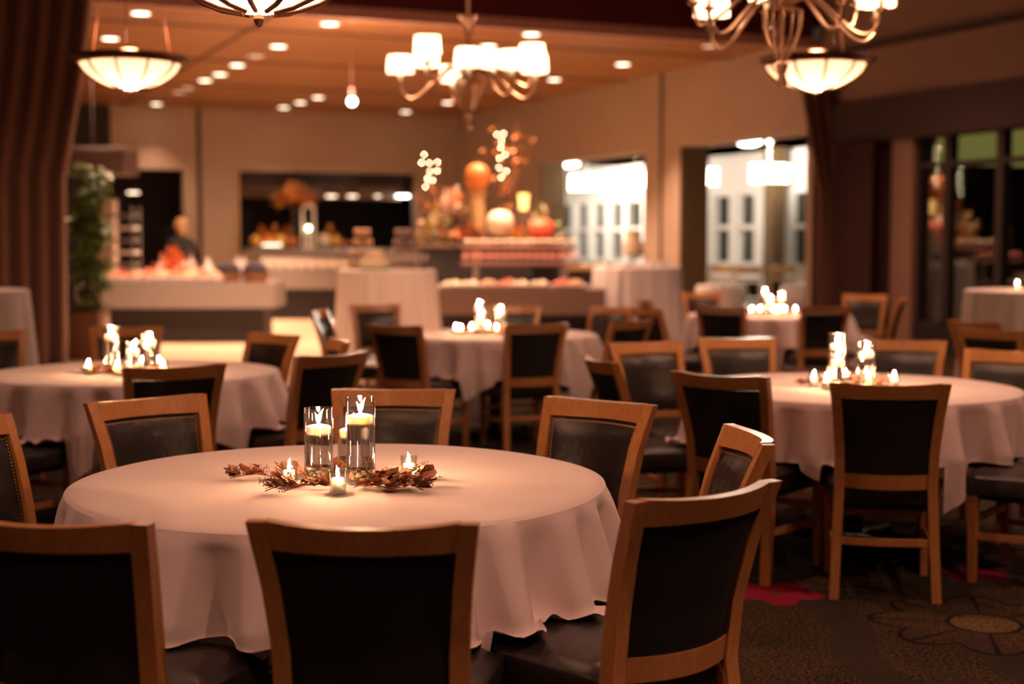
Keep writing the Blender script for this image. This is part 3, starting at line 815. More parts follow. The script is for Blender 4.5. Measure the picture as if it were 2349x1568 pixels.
# dining room lamps behind the camera, plus unseen downlights added overhead for brightness
for i, (x, y) in enumerate(((-.6, .2), (2.2, 1.6), (0, -2.2), (-3.6, 2.6), (4.2, 3.2), (-5.5, 7), (5.2, 8), (-4.5, 13), (0.3, 6.3), (4.4, 13.2), (-2, 13.5), (-1.6, 15.2), (1.6, 16.2), (4.6, 10.6), (3.6, 16.5))):
    o = inst('downn', make_down(1), 'unseen dining room fill downlight overhead, %s one of its rows' % (NTH+['seventeenth'])[i], 'light', (x, y, NC-.001), 0, 'dining room downlights')
for ch in [o for o in bpy.data.objects if o.type == 'LIGHT' and o.parent and o.parent.get('group') == 'dining room downlights']:
    ch.data = ch.data.copy(); ch.data.energy = 260 if ch.parent.location.y > 14.5 else 170 if ch.parent.location.x > 2 else 110; ch.data.color = WARM; ch.data.spot_size = R(125)
# small globe pendant
t = thing('globe_pendant', 'small bare globe bulb hanging on a thin rod in the buffet room', 'lamp', (at(811, 19), 19, 3.30))
b = MB(); b.ball((0, 0, 0), .055, 3); b.build('globe', M['glow_white'], t)
MB().lathe([(0, .05), (.03, .05), (.035, .10), (.03, .16), (.006, .18), (.006, 1.05), (.05, 1.05), (.05, 1.06), (0, 1.06)], 16).build('rod', M['trimpink'], t)
lamp('bulb_light', 'POINT', (0, 0, .0), 160, WARM2, t, .07)

# sun room drum lamps
def make_drum():
    t = thing('drum_pendant', 'x', 'lamp')
    MB().lathe([(.35, -.16), (.352, 0), (.35, .16)], 36).build('drum_shade', M['shade'], t)
    MB().lathe([(0, -.15), (.34, -.15), (.34, -.145), (0, -.145)], 36).build('diffuser', M['shade'], t)
    MB().lathe([(0, .6), (.05, .6), (.05, .58), (.006, .57), (.006, .0), (0, 0)], 12).build('stem', M['white'], t)
    lamp('bulb_light', 'POINT', (0, 0, .0), 210, NEUT, t, .06)
    return t
for l, x, y in (('leftmost, seen in the left opening', at(1344, 30.7), 30.7), ('right one in the left opening', at(1456, 29.3), 29.3), ('cut by the jamb in the right opening', at(1603, 27.9), 27.9), ('whole in the right opening', at(1762, 26.5), 26.5)):
    inst('drum', make_drum, 'white glowing drum pendant of the sun room, ' + l, 'lamp', (x, y, 2.70), 0, 'sun room drum pendants')
def make_flush():  # flush domes added to carry the sun room fill lights
    t = thing('fill_dome', 'x', 'lamp')
    MB().lathe([(0, -.09), (.12, -.08), (.22, -.04), (.24, 0), (0, 0)], 28).build('glass_dome', M['glow_white'], t)
    lamp('bulb_light', 'POINT', (0, 0, -.22), 260, NEUT, t, .12); return t
for l, ss, tt in (('left', 2.4, 13), ('right', 2.2, 5)):
    inst('flush', make_flush, 'added white fill dome of the sun room seen through the %s opening' % l, 'lamp', W(ss, tt, 3.295), 0, 'added sun room fill domes')

# ------------------------------------------------------------------ drapes
def drape(name, p0, p1, z0, z1, label, m, folds=14, amp=.09, gather=None, thick=.02):
    "pleated curtain from ground point p0 to p1; gather(k) -> (left shift, right shift) fractions"
    t = Vector((p1[0]-p0[0], p1[1]-p0[1], 0)); Ln = t.length; t.normalize(); n = Vector((t.y, -t.x, 0))
    b = MB(); NX, NZ = folds*10, 28; rows = []
    g = random.Random(len(label))
    ph = [g.uniform(0, 6) for _ in range(4)]
    for j in range(NZ+1):
        k = j/NZ; z = z1+(z0-z1)*k; a, c = gather(k) if gather else (0, 1); row = []
        for i in range(NX+1):
            f = i/NX; ff = a+(c-a)*f
            w_ = math.sin(folds*2*PI*f+ph[0]+.9*math.sin(5*f+ph[1])+.3*k)+.35*math.sin(folds*3.3*f*2+ph[2])
            row.append(b.bm.verts.new(Vector((p0[0], p0[1], z))+t*Ln*ff+n*amp*(w_)*(.55+.45*math.sin(2.2*k+ph[3])**2)))
        rows.append(row)
    for r0, r1 in zip(rows, rows[1:]):
        for i in range(NX): b.bm.faces.new((r0[i], r0[i+1], r1[i+1], r1[i]))
    o = b.build(name, m, None); md = o.modifiers.new('t', 'SOLIDIFY'); md.thickness = .012
    return tag(o, label, 'curtain')
p_r = W(-9.85, -.55)   # right end of the left drape
def g1(k):
    e = 1-.085*min(1, k/.50)**1.3-.012*max(0, k-.5)
    return (0, e)
drape('curtain', W(-14.0, -.5), W(-10.15, -.5), .02, 4.3, 'tall brown pleated drape hanging at the left from the beam', M['drape'], 16, .09, g1)
drape('curtain', (4.02, 20.15), (4.92, 20.35), .02, 3.75, 'brown gathered drape between the bright opening and the maroon curtain', M['drape'], 6, .07, lambda k: (.0+.36*min(1, k/.45), 1))
drape('curtain', W(-.28, -1.0), W(-.28, -1.85), .02, 2.8, 'very dark maroon curtain left of the night windows', M['drape_dark'], 6, .05)

# ------------------------------------------------------------------ cocktail tables
def cocktail(x, y, d, h, lab, seed):
    g = random.Random(seed); t = thing('cocktail_table', 'high round table under the white floor-length cloth ' + lab, 'table', (x, y, 0), 0, 'cocktail tables')
    MB().lathe([(0, h-.03), (d/2-.01, h-.03), (d/2-.01, h-.008), (0, h-.008)], 40).build('tabletop', M['mullion'], t)
    MB().lathe([(0, 0), (.25, 0), (.25, .02), (.03, .03), (.03, h-.03), (0, h-.03)], 20).build('pedestal', M['mullion'], t)
    b = MB(); NP = 160; rows = []; ph = [g.uniform(0, 6) for _ in range(3)]
    cen = b.bm.verts.new((0, 0, h))
    rows.append([b.bm.verts.new(((d/2-.01)*math.cos(2*PI*i/NP), (d/2-.01)*math.sin(2*PI*i/NP), h)) for i in range(NP)])
    for j in range(15):
        k = j/14
        row = []
        for i in range(NP):
            a = 2*PI*i/NP; wv = .6*math.sin(17*a+ph[0]+.7*math.sin(2*a))+.4*math.sin(26*a+ph[1])
            r = d/2+.005+.06*k+(.004+.035*min(1, k*1.5))*wv
            row.append(b.bm.verts.new((r*math.cos(a), r*math.sin(a), h-.006-(h-.02)*k)))
        rows.append(row)
    for i in range(NP): b.bm.faces.new((cen, rows[0][i], rows[0][(i+1) % NP]))
    for r0, r1 in zip(rows, rows[1:]):
        for i in range(NP): b.bm.faces.new((r0[i], r1[i], r1[(i+1) % NP], r0[(i+1) % NP]))
    o = b.build('tablecloth', M['linen_plain']); o.location = (x, y, 0)
    tag(o, 'white pleated floor-length cloth on the high table ' + lab, 'tablecloth', 'floor-length cloths on high tables')
cocktail(at(888, 17.8), 17.8, 1.20, 1.10, 'left of the grey buffet counter', 1)
cocktail(at(1461, 20.4), 20.4, 1.24, 1.09, 'right of the grey buffet counter', 2)
cocktail(at(2215, 11.2)+.62, 11.2, 1.2, 1.07, 'at the right edge', 3)
cocktail(at(62, 11.2)-.62, 11.2, 1.2, 1.07, 'at the left edge before the drape', 4)

# ------------------------------------------------------------------ buffet counters
def counter(name, x0, x1, y, dep, top, fas, mtop, lab, bend=.0):
    t = thing(name, lab, 'counter', ((x0+x1)/2, y, 0), 0, 'buffet counters')
    w_ = (x1-x0)/2; n = 16
    def slab(a, z0, z1, ins, d0, m, nm):
        secs = []
        for i in range(n+1):
            f = -1+2*i/n; yy = bend*f*f
            secs.append([(f*(w_-ins), yy+d0, z0), (f*(w_-ins), yy+dep-d0, z0), (f*(w_-ins), yy+dep-d0, z1), (f*(w_-ins), yy+d0, z1)])
        MB().loft(secs).bevel(.006).build(nm, m, t)
    slab(0, top-fas, top, 0, 0, mtop, 'countertop')
    slab(0, .0, top-fas, .18, .14, M['charcoal'], 'base')
    return t
counter('buffet_counter', at(165, 20.1), at(625, 20.1), 20.1, 1.0, .87, .36, M['counter'], 'long curved grey buffet counter at the left with white dishes on it', .15)
counter('buffet_counter', at(560, 26.3), at(985, 26.3), 26.3, .9, .92, .34, M['counter'], 'grey buffet counter behind, below the service opening with white dishes')
counter('buffet_counter', at(985, 18.9), at(1390, 18.9), 18.9, 1.0, .82, .34, M['counter_brown'], 'taupe central buffet counter between the two high draped tables')
counter('buffet_counter', at(1215, 24.2), at(1470, 24.2), 24.2, .7, 1.05, .08, M['lattice'], 'pale wood counter behind the right high draped table')
# pass shelf in the service opening
b = MB(); addbox(b, -5.15, -1.10, BT-.55, BT+.3, 1.20, 1.30); o = b.build('pass_shelf', M['steel'], smooth=False); tag(o, 'long reflective pass shelf under the service opening', 'shelf')
b = MB()
for k in range(26): addbox(b, -5.1+.157*k, -5.02+.157*k, BT+.1, BT+.3, 2.72, 3.0)
o = b.build('hood_grille', M['mullion'], smooth=False); tag(o, 'slatted hood grille across the top of the service opening', 'grille')
b = MB(); addbox(b, -5.1, -1.1, BT+.9, BT+1.0, 2.45, 2.95); o = b.build('kitchen_hood', M['soffit'], smooth=False); tag(o, 'brown hood panel inside the kitchen opening', 'hood')

def disk_into(b, x, y, z, r, h, lip=.25):
    b.lathe([(0, 0), (r*.6, 0), (r*.65, h*.2), (r, h), (r*.97, h), (r*.6, h*.3), (0, h*.28)], 20, (x, y, z))
def bowl_maker(r=.12, h=.09):
    return lambda: (lambda b: (b.lathe([(0, 0), (r*.5, 0), (r*.55, .01), (r*.9, h*.6), (r, h), (r*.96, h), (r*.85, h*.62), (r*.5, .02), (0, .018)], 24), b.build('serving_bowl', M['china']))[1])(MB())
def dish_maker(fm, seed, r=.14):
    def mk():
        t = thing('serving_dish', 'x', 'dish'); g = random.Random(seed)
        MB().lathe([(0, 0), (r*.7, 0), (r, .03), (r*.97, .033), (r*.68, .008), (0, .008)], 24).build('dish', M['china'], t)
        b = MB()
        for k in range(14):
            a = g.uniform(0, 6.28); q = r*.62*math.sqrt(g.random()); b.ball((q*math.cos(a), q*math.sin(a), .03+.05*(1-q/(r*.65))*g.random()), g.uniform(.02, .035), 1, (1.3, 1, .8))
        o = b.build('food', fm, t); o['kind'] = 'stuff'; return t
    return mk
def compote_maker(fm, r=.09, h=.13):
    def mk():
        t = thing('footed_glass', 'x', 'glass')
        MB().lathe([(0, 0), (r*.6, 0), (r*.6, .006), (.008, .012), (.008, h*.5), (r*.55, h*.6), (r, h), (r*.96, h), (r*.5, h*.64), (0, h*.56)], 18).build('glass', M['glass'], t)
        MB().lathe([(0, h*.58), (r*.5, h*.66), (r*.9, h*.98), (r*.6, h*1.15), (0, h*1.22)], 14).build('dessert', fm, t)
        return t
    return mk
def napkin_maker():
    b = MB(); b.lathe([(.055, 0), (.035, .10), (0, .20)], 7, rib=lambda a, z: .18*math.cos(3*a)); return b.build('folded_napkin', M['china'])
# left counter: front row of dishes, middle row of cone napkins and bowls, orange display, two baskets
YL = 20.25
g = random.Random(5)
for k in range(9):
    inst('dishA' if k % 2 else 'dishB', dish_maker(M['redfood'], 3) if k % 2 else dish_maker(M['food'], 4), 'white dish of food in the front row on the left grey counter, '+nth(k, 9), 'dish', (at(245+31*k, YL), YL+.1, .872), 0, 'front row of dishes on the left counter', (1.1, .9, 2.4))
for k in range(8):
    inst('bowl', bowl_maker(), 'white bowl in the rear row on the left grey counter, '+nth(k, 8), 'bowl', (at(300+27*k, 20.6), 20.6+.08*(k % 2), .872), 0, 'rear row of bowls on the left counter', (1.2, 1, 1.9))
for k, (px, yy) in enumerate(((372, 20.75), (405, 20.8), (422, 20.8), (440, 20.7), (478, 20.75), (545, 20.85), (560, 20.85))):
    inst('nap', napkin_maker, 'white pointed folded napkin standing on the left grey counter, '+nth(k, 7), 'napkin', (at(px, yy), yy, .95), 0, 'pointed napkins on the left counter', (1.6, 1.6, 1.5))
    inst('nap_bowl', bowl_maker(.10, .078), 'small white bowl under the pointed napkin that is '+nth(k, 7)+' on the left counter', 'bowl', (at(px, yy), yy, .872), 0, 'small bowls under the napkins')
def autumn_heap(name, lab, loc, rx, rz, n, ms, size=.08, cat='arrangement', stem=None):
    t = thing(name, lab, cat, loc); b = MB(); gg = random.Random(len(lab)*3+n)
    for k in range(n):
        a = gg.uniform(0, 6.28); e = gg.uniform(.1, PI/2); q = gg.uniform(.35, 1)
        p = Vector((rx*q*math.cos(a)*math.cos(e), rx*.7*q*math.sin(a)*math.cos(e), rz*q*math.sin(e)))
        d = Vector((math.cos(a)*math.cos(e), math.sin(a)*math.cos(e), math.sin(e)+gg.uniform(-.5, .3)))
        leaf_into(b, p, d, size*gg.uniform(.6, 1.3), gg, gg.randrange(len(ms)))
    o = b.build('foliage', ms, t); o['kind'] = 'stuff'
    if stem:
        for v in o.data.vertices: v.co.z += stem
        MB().lathe([(0, 0), (.09, 0), (.09, .02), (.04, .06), (.035, stem-.1), (.07, stem+.03), (.05, stem+.03), (0, stem-.05)], 18).build('stand', M['glass'] if cat == 'flowers' else M['twig'], t)
    return t
autumn_heap('flower_display', 'orange and red flower display on the left grey counter', (at(402, 20.6), 20.62, .875), .30, .42, 90, [M['redfood'], M['orange']], .12)
autumn_heap('flower_display', 'small red flower heap left of the orange display on the left counter', (at(345, 20.5), 20.9, .875), .22, .22, 50, [M['redfood'], M['orange']], .10)
def basket_maker():
    t = thing('bread_basket', 'x', 'basket')
    MB().lathe([(0, 0), (.16, 0), (.20, .13), (.19, .13), (.155, .02), (0, .02)], 28, sx=1.0, sy=.7).build('wicker_body', M['basket'], t)
    MB().lathe([(.19, .11), (.185, .17), (.14, .25), (.07, .29), (0, .30)], 24, sx=1.0, sy=.7, rib=lambda a, z: .05*math.sin(5*a)).build('cloth_cover', M['navy'], t)
    return t
for l, px in (('left of two', 519), ('right of two', 582)):
    inst('basket', basket_maker, 'wicker bread basket under dark domed cloth, ' + l + ' on the left counter', 'basket', (at(px, 20.3), 20.42, .872), 0, 'bread baskets', 1.0)
for k in range(12):
    inst('bowl', bowl_maker(), 'white bowl in the rear row below the service opening, '+nth(k, 12), 'bowl', (at(615+19*k, 26.6), 26.65, .922), 0, 'white bowls on the rear counter', (1.2, 1, 2.6))
for k in range(9):
    inst('bowl', bowl_maker(), 'large white bowl at the front edge of the rear grey counter, '+nth(k, 9), 'bowl', (at(620+25*k, 26.4), 26.42, .922), 0, 'front bowls on the rear counter', (1.3, .8, 2.0))
# central counter: bowls of food
for k, (px, m_) in enumerate(((1035, 0), (1075, 0), (1120, 1), (1165, 2), (1190, 0), (1235, 0), (1290, 2), (1320, 1))):
    inst('dishC%d' % m_, dish_maker((M['cake'], M['food'], M['redfood'])[m_], 8+m_, .17), 'white dish heaped with food on the taupe central counter, '+nth(k, 8), 'dish', (at(px, 19.1), 19.15, .822), 0, 'dishes on the central counter', (1.1, .9, 1.6))
# two-tier glass display behind with rows of little cups
for z_, yy, x0, x1, lab in ((1.17, 20.1, 1058, 1330, 'lower'), (1.38, 20.5, 1062, 1322, 'upper')):
    t = thing('display_shelf', lab + ' long stone shelf of the dessert riser behind the central counter', 'shelf', (at((x0+x1)/2, yy), yy, 0), 0, 'dessert riser shelves')
    wd = at(x1, yy)-at(x0, yy)
    MB().box((0, 0, z_-.03), (wd, .34, .05), bev=.006).build('shelf_board', mat('pink stone '+lab, (.42, .24, .20), .25), t)
    for s in (-1, 1): MB().box((s*(wd/2-.2), .05, (z_-.055)/2), (.06, .06, z_-.055)).build('leg', M['steel'], t)
    for k in range(15):
        inst('comp%s' % lab, compote_maker(M['cake'] if lab == 'upper' else M['redfood'], .055, .085), 'small footed dessert glass on the %s riser shelf, ' % lab+nth(k, 15), 'glass', (at(x0+10+(x1-x0-20)*k/14, yy), yy-.08, z_-.004), 0, 'dessert glasses on the %s shelf' % lab)
# backing cabinet of the riser
t = thing('display_cabinet', 'dark display cabinet carrying the pumpkins behind the riser shelves', 'cabinet', (at(1130, 21.4), 21.4, 0))
MB().box((0, 0, .68), (2.1, .7, 1.36), bev=.01).build('body', M['charcoal'], t)
MB().box((0, 0, 1.38), (2.2, .8, .05), bev=.008).build('top', M['counter_brown'], t)
def pumpkin(name, lab, loc, r, sq, m, ribs=10, lid=0):
    t = thing(name, lab, 'pumpkin', loc, 0)
    pr = [(0, 0)]+[(r*math.sin(PI*k/12)**.75, r*sq*(1-math.cos(PI*k/12))) for k in range(1, 12)]+[(0, 2*r*sq-.02)]
    MB().lathe(pr, ribs*6, rib=lambda a, z: -.07*abs(math.cos(ribs*a/2))**3).build('rind', m, t)
    MB().tube([(0, 0, 2*r*sq-.03), (.01, 0, 2*r*sq+.02), (.04, 0, 2*r*sq+.05)], [.03, .02, .016], 8).build('stem', M['stemg'], t)
    return t
Yp = 21.3
def Zof(py, Y): return 1.45+(554-py)*Y/3262.5*.998
pumpkin('pumpkin', 'large orange pumpkin raised on a pale column at the buffet centre', (at(1095, Yp), Yp+.1, Zof(440, Yp)), .185, 1.12, M['orange'])
t = thing('display_column', 'pale fluted column holding up the large orange pumpkin', 'column', (at(1095, Yp), Yp+.1, 1.405))
hcol = Zof(440, Yp)-1.405
MB().lathe([(0, 0), (.16, 0), (.16, .03), (.11, .05), (.10, hcol-.06), (.13, hcol-.04), (.14, hcol-.003), (0, hcol-.003)], 48, rib=lambda a, z: .04*math.cos(12*a)).build('shaft', M['lattice'], t)
pumpkin('pumpkin', 'white ribbed pumpkin on the display beneath the fairy lights', (at(1147, 21.1), 21.12, Zof(541, 21.1)), .205, .92, M['cream'], 12)
t = thing('display_stand', 'low dark stand under the white pumpkin', 'stand', (at(1147, 21.1), 21.12, 1.405)); MB().lathe([(0, 0), (.12, 0), (.12, .02), (.06, .04), (.1, Zof(541, 21.1)-1.41), (0, Zof(541, 21.1)-1.41)], 20).build('pedestal', M['twig'], t)
pumpkin('pumpkin', 'red orange pumpkin at the right end of the buffet display', (at(1243, 21.0), 21.02, 1.405+.05), .205, .80, M['redor'])
t = thing('display_stand', 'low dark stand under the red orange pumpkin', 'stand', (at(1243, 21.0), 21.02, 1.405)); MB().lathe([(0, 0), (.13, 0), (.13, .048), (0, .048)], 20).build('pedestal', M['twig'], t)
autumn_heap('greenery', 'green leaves around the red orange pumpkin', (at(1245, 21.3), 21.3, 1.405), .34, .55, 110, [M['fgreen'], M['stemg'], M['cake']], .10)
autumn_heap('leaf_garland', 'dark red leaf garland left of the white pumpkin', (at(1070, 21.1), 21.15, 1.405), .40, .25, 110, [M['leaf'], M['fleaf'], M['berry']], .11)
autumn_heap('leaf_garland', 'yellow and red leaf heap at the left end of the display', (at(1000, 21.1), 21.2, 1.405), .30, .50, 130, [M['gold_leaf'], M['leaf'], M['fgreen'], M['cake']], .10)
autumn_heap('flower_bunch', 'white and orange flower bunch beside the column of the large pumpkin', (at(1040, 21.4), 21.5, 1.8), .28, .42, 120, [M['cake'], M['orange'], M['china'], M['food']], .10)
t = thing('flower_stand', 'dark stand under the white and orange flower bunch', 'stand', (at(1040, 21.4), 21.5, 1.405)); MB().lathe([(0, 0), (.1, 0), (.1, .02), (.03, .05), (.03, .34), (.09, .4), (0, .4)], 16).build('pedestal', M['twig'], t)
autumn_heap('leaf_garland', 'orange leaf heap right of the white pumpkin', (at(1190, 21.0), 21.2, 1.405), .22, .22, 60, [M['gold_leaf'], M['fleaf']], .09)
# twig trees with fairy lights
def twig_tree(lab, px, Y, z0, hgt, spread, nleaf, pts, seed):
    gg = random.Random(seed); t = thing('twig_tree', lab, 'arrangement', (at(px, Y), Y, z0)); b = MB(); lv = MB()
    for k in range(16):
        a = gg.uniform(0, 6.28); q = gg.uniform(.3, 1)*spread; h = hgt*gg.uniform(.6, 1)
        P = [Vector((0, 0, 0)), Vector((q*.2*math.cos(a), q*.2*math.sin(a), h*.4)), Vector((q*.6*math.cos(a+.2), q*.6*math.sin(a+.2), h*.75)), Vector((q*math.cos(a), q*math.sin(a), h))]
        b.tube(P, [.012, .008, .005, .002], 5)
        for j in range(nleaf):
            f = gg.uniform(.35, 1)*3; i = min(2, int(f)); p = P[i].lerp(P[i+1], f-i)
            leaf_into(lv, p, Vector((gg.uniform(-1, 1), gg.uniform(-1, 1), gg.uniform(-.5, 1))), gg.uniform(.05, .10), gg)
    b.build('branches', M['twig'], t); o = lv.build('leaves', M['fleaf'], t); o['kind'] = 'stuff'
    MB().lathe([(0, 0), (.09, 0), (.1, .12), (.07, .25), (.08, .3), (.06, .3), (0, .2)], 18).build('pot', M['steel'], t)
    s = thing('fairy_light_string', 'tiny white fairy lights wound up the ' + lab, 'light', (at(px, Y), Y-.22, z0), 0, 'fairy light strings')
    W_ = [Vector((at(a, Y)-at(px, Y), gg.uniform(-.03, .03), Zof(c, Y)-z0)) for a, c in pts]
    W_.sort(key=lambda p: p.z)
    MB().tube([Vector((0, 0, 0))]+W_, .002, 4).build('wire', M['twig'], s)
    for p in W_:
        b = MB(); b.ball(p, .0085, 1); b.build('bulb', M['fairy'], s)
twig_tree('tall twig arrangement at the buffet centre', 1165, 21.5, 1.405, 1.95, .42, 6, [(1156, 311), (1140, 313), (1151, 327), (1149, 342), (1159, 358), (1146, 366), (1145, 387), (1162, 395), (1150, 409)], 5)
twig_tree('smaller twig arrangement left of the large pumpkin', 990, 21.6, 1.405, 1.25, .30, 4, [(970, 376), (988, 377), (1007, 375), (989, 396), (1006, 395), (984, 412), (995, 416), (979, 430), (976, 358)], 9)
# candle on stand
t = thing('candle_stand', 'tall slim stand holding the glowing orange pillar candle', 'stand', (at(1201, 21.2), 21.2, 1.405)); hs = Zof(482, 21.2)-1.405
MB().lathe([(0, 0), (.08, 0), (.07, .03), (.015, .06), (.015, hs-.05), (.07, hs-.01), (.07, hs-.002), (0, hs-.002)], 18).build('shaft', M['steel'], t)
t = thing('pillar_candle', 'glowing orange pillar candle on its tall stand by the twig arrangement', 'candle', (at(1201, 21.2), 21.2, Zof(482, 21.2)))
MB().lathe([(0, 0), (.06, 0), (.065, .05), (.08, .24), (.075, .24), (.06, .2), (0, .2)], 24).build('candle_glass', M['glow'], t)
# high table left: cake, glasses, martini arrays
z1 = 1.105; Yc = 17.75
t = thing('tiered_cake', 'two-tier cream cake on the left high draped table', 'cake', (at(862, Yc), Yc-.1, z1))
MB().lathe([(0, 0), (.17, 0), (.17, .12), (.165, .125), (.12, .13), (.12, .235), (.115, .24), (0, .24)], 32).build('icing', M['cake'], t)
t = thing('cake_topping', 'greenery ring at the foot of the cream cake', 'garnish', (at(862, Yc), Yc-.1, z1)); MB().lathe([(.172, 0), (.20, .005), (.20, .02), (.172, .03)], 24, rib=lambda a, z: .03*math.sin(9*a)).build('leaves', M['fgreen'], t)
def glass_maker():
    return MB().lathe([(0, 0), (.04, 0), (.04, .004), (.006, .010), (.006, .10), (.052, .18), (.050, .18), (.004, .105), (0, .105)], 16).build('cocktail_glass', M['glass'])
for k in range(14):
    row = k % 7; lvl = k//7
    inst('cglass', glass_maker, 'stemmed glass on the left high draped table, '+('front' if lvl == 0 else 'rear')+' row, '+nth(row, 7), 'glass', (at(895+14*row, Yc), Yc-.25+.2*lvl+.04*(row % 2), z1), 0, 'stemmed glasses on the left high table')
def stem_tower(lab, px, Y, z, cols, rows, fm):
    t = thing('dessert_tower', lab, 'tower', (at(px, Y), Y, z))
    MB().tube([(0, 0, 0), (0, 0, .12*rows+.02)], .01, 8).build('pole', M['steel'], t)
    for r_ in range(rows):
        rr = .20-.035*r_
        MB().lathe([(0, 0), (rr, 0), (rr, .008), (0, .008)], 28, (0, 0, .02+.13*r_)).build('tier', M['steel'], t)
        for k in range(cols-r_):
            a = 2*PI*k/(cols-r_)
            b = MB(); b.lathe([(0, 0), (.02, 0), (.028, .06), (.03, .075), (0, .09)], 10, (rr*.8*math.cos(a), rr*.8*math.sin(a), .028+.13*r_)); b.build('dessert_cup', fm, t)
stem_tower('round tower of orange dessert cups at the left of the high draped table', 832, 18.0, z1, 9, 4, M['food'])
stem_tower('round tower of pale dessert cups behind the glasses on the left high table', 925, 18.1, z1, 9, 4, M['wallp'])
# high table right: white cake under glass on stand
t = thing('cake_stand', 'glass cake stand on the right high draped table', 'stand', (at(1452, 20.4), 20.4, 1.095))
MB().lathe([(0, 0), (.12, 0), (.12, .01), (.02, .03), (.02, .14), (.22, .16), (.22, .175), (0, .175)], 28).build('plate', M['steel'], t)
t = thing('tall_cake', 'tall cream cake on the glass stand of the right high draped table', 'cake', (at(1452, 20.4), 20.4, 1.272)); MB().lathe([(0, 0), (.15, 0), (.15, .18), (.11, .185), (.11, .34), (.10, .35), (0, .35)], 28).build('icing', M['cake'], t)
for k in range(5): inst('bowl', bowl_maker(), 'white bowl on the right high draped table, '+nth(k, 5), 'bowl', (at(1400+30*k, 20.1), 20.05-.03*(k % 2), 1.095), 0, 'bowls on the right high table', .7)
# service opening display
sh = 1.30; Yb = 31.3
def onshelf(px, t_=BT-.28):
    "point on the pass shelf at that bearing"
    k = (px-1174.5)/3262.5
    s = (k*(O[1]+t_*V[1])-(O[0]+t_*V[0]))/(U[0]-k*U[1]); return W(s, t_, sh)
for px, r, m_, l in ((588, .13, 'gold_leaf', 'far left'), (617, .15, 'orange', 'second from left, tall'), (646, .14, 'gold_leaf', 'third from left'), (673, .12, 'orange', 'just left of the lantern'), (744, .15, 'cream', 'just right of the lantern'), (771, .13, 'gold_leaf', 'second from right'), (792, .08, 'orange', 'far right')):
    pumpkin('gourd', '%s gourd on the pass shelf, %s' % ({'gold_leaf': 'yellow', 'orange': 'orange', 'cream': 'cream'}[m_], l), onshelf(px), r, 1.1, M[m_], 8)
for k, px in enumerate((602, 632, 660, 758)):
    autumn_heap('leaf_spray', 'yellow orange leaf spray between the gourds on the pass shelf, %s from left' % ('first', 'second', 'third', 'fourth')[k], onshelf(px, BT-.05), .16, .45, 40, [M['gold_leaf'], M['fleaf'], M['orange']], .13)
p = onshelf(676, BT-.08); autumn_heap('flower_arrangement', 'big orange flower arrangement in a tall glass above the pass shelf gourds', p, .50, .50, 300, [M['fleaf'], M['gold_leaf'], M['orange'], M['food']], .16, 'flowers', stem=.88)
p = onshelf(709, BT-.44); t = thing('lantern', 'white arched lantern with a small glowing light on the pass shelf', 'lantern', p)
b = MB()
for s in (-1, 1): b.box((s*.13, 0, .42), (.05, .16, .84), bev=.01)
b.box((0, 0, .03), (.31, .18, .06)); b.tube([(.13*math.cos(a), 0, .84+.13*math.sin(a)) for a in [PI*k/10 for k in range(11)]], .03, 8); b.build('frame', M['white'], t)
b = MB(); b.ball((0, 0, .45), .05, 2); b.build('bulb', emat('lantern bulb', (1, .85, .4), 8), t)
MB().lathe([(0, .06), (.05, .06), (.05, .38), (0, .38)], 14).build('candle', M['wax'], t)
# kitchen lamps seen in the opening
for k, (px, w_, m_) in enumerate(((762, .13, 'glow_dim'), (810, .12, 'glow_dim'), (868, .07, 'glow_dim'), (925, .17, 'glow_white'), (310, .14, 'glow_dim'))):
    kx = (px-1174.5)/3262.5; t_ = BT+.62 if k < 4 else BT+1.0
    s = (kx*(O[1]+t_*V[1])-(O[0]+t_*V[0]))/(U[0]-kx*U[1]); p = W(s, t_, 0); z = Zof(449 if k < 4 else 441, p.y)
    t = thing('heat_lamp', 'small kitchen heat lamp, ' + ['first from left in the wide opening', 'second in the wide opening', 'tiny third in the wide opening', 'bright white at right of the wide opening', 'orange in the dark left opening'][k], 'lamp', (p.x, p.y, z), 0, 'kitchen heat lamps')
    MB().lathe([(w_*.55, .12), (w_, .03), (w_, .0)], 20).build('lamp_shade', M['steel'], t)
    MB().lathe([(0, -.01), (w_*.9, -.03), (w_*.9, .03), (0, .04)], 18).build('bulb', M[m_], t)
    MB().tube([(0, 0, .1), (0, 0, 3.3-z)], .008, 6).build('stem', M['mullion'], t)
# glints on the pass shelf: imitated by an added glowing block
t = thing('shelf_glint', 'added glowing block for glints at the left of the pass shelf', 'tray', onshelf(625, BT-.47)+Vector((0, 0, .002)), A)
MB().box((0, 0, .03), (.42, .12, .06), bev=.01).build('tray', M['steel'], t); MB().box((0, 0, .075), (.40, .1, .03), bev=.01).build('glint_plate', emat('shelf glint glow', (1, .8, .6), 2.5), t)
# hanging rectangular hood with rod, left
t = thing('hanging_hood', 'grey box hood hanging from a thin rod at the left', 'hood', (at(215, 20.6), 20.9, 2.42))
MB().box((0, 0, .19), (1.0, .8, .38), bev=.01).build('box', mat('taupe hood', (.12, .085, .075), .6), t)
MB().tube([(0, -.2, .38), (0, -.2, CH-2.42)], .014, 8).build('rod', M['mullion'], t)
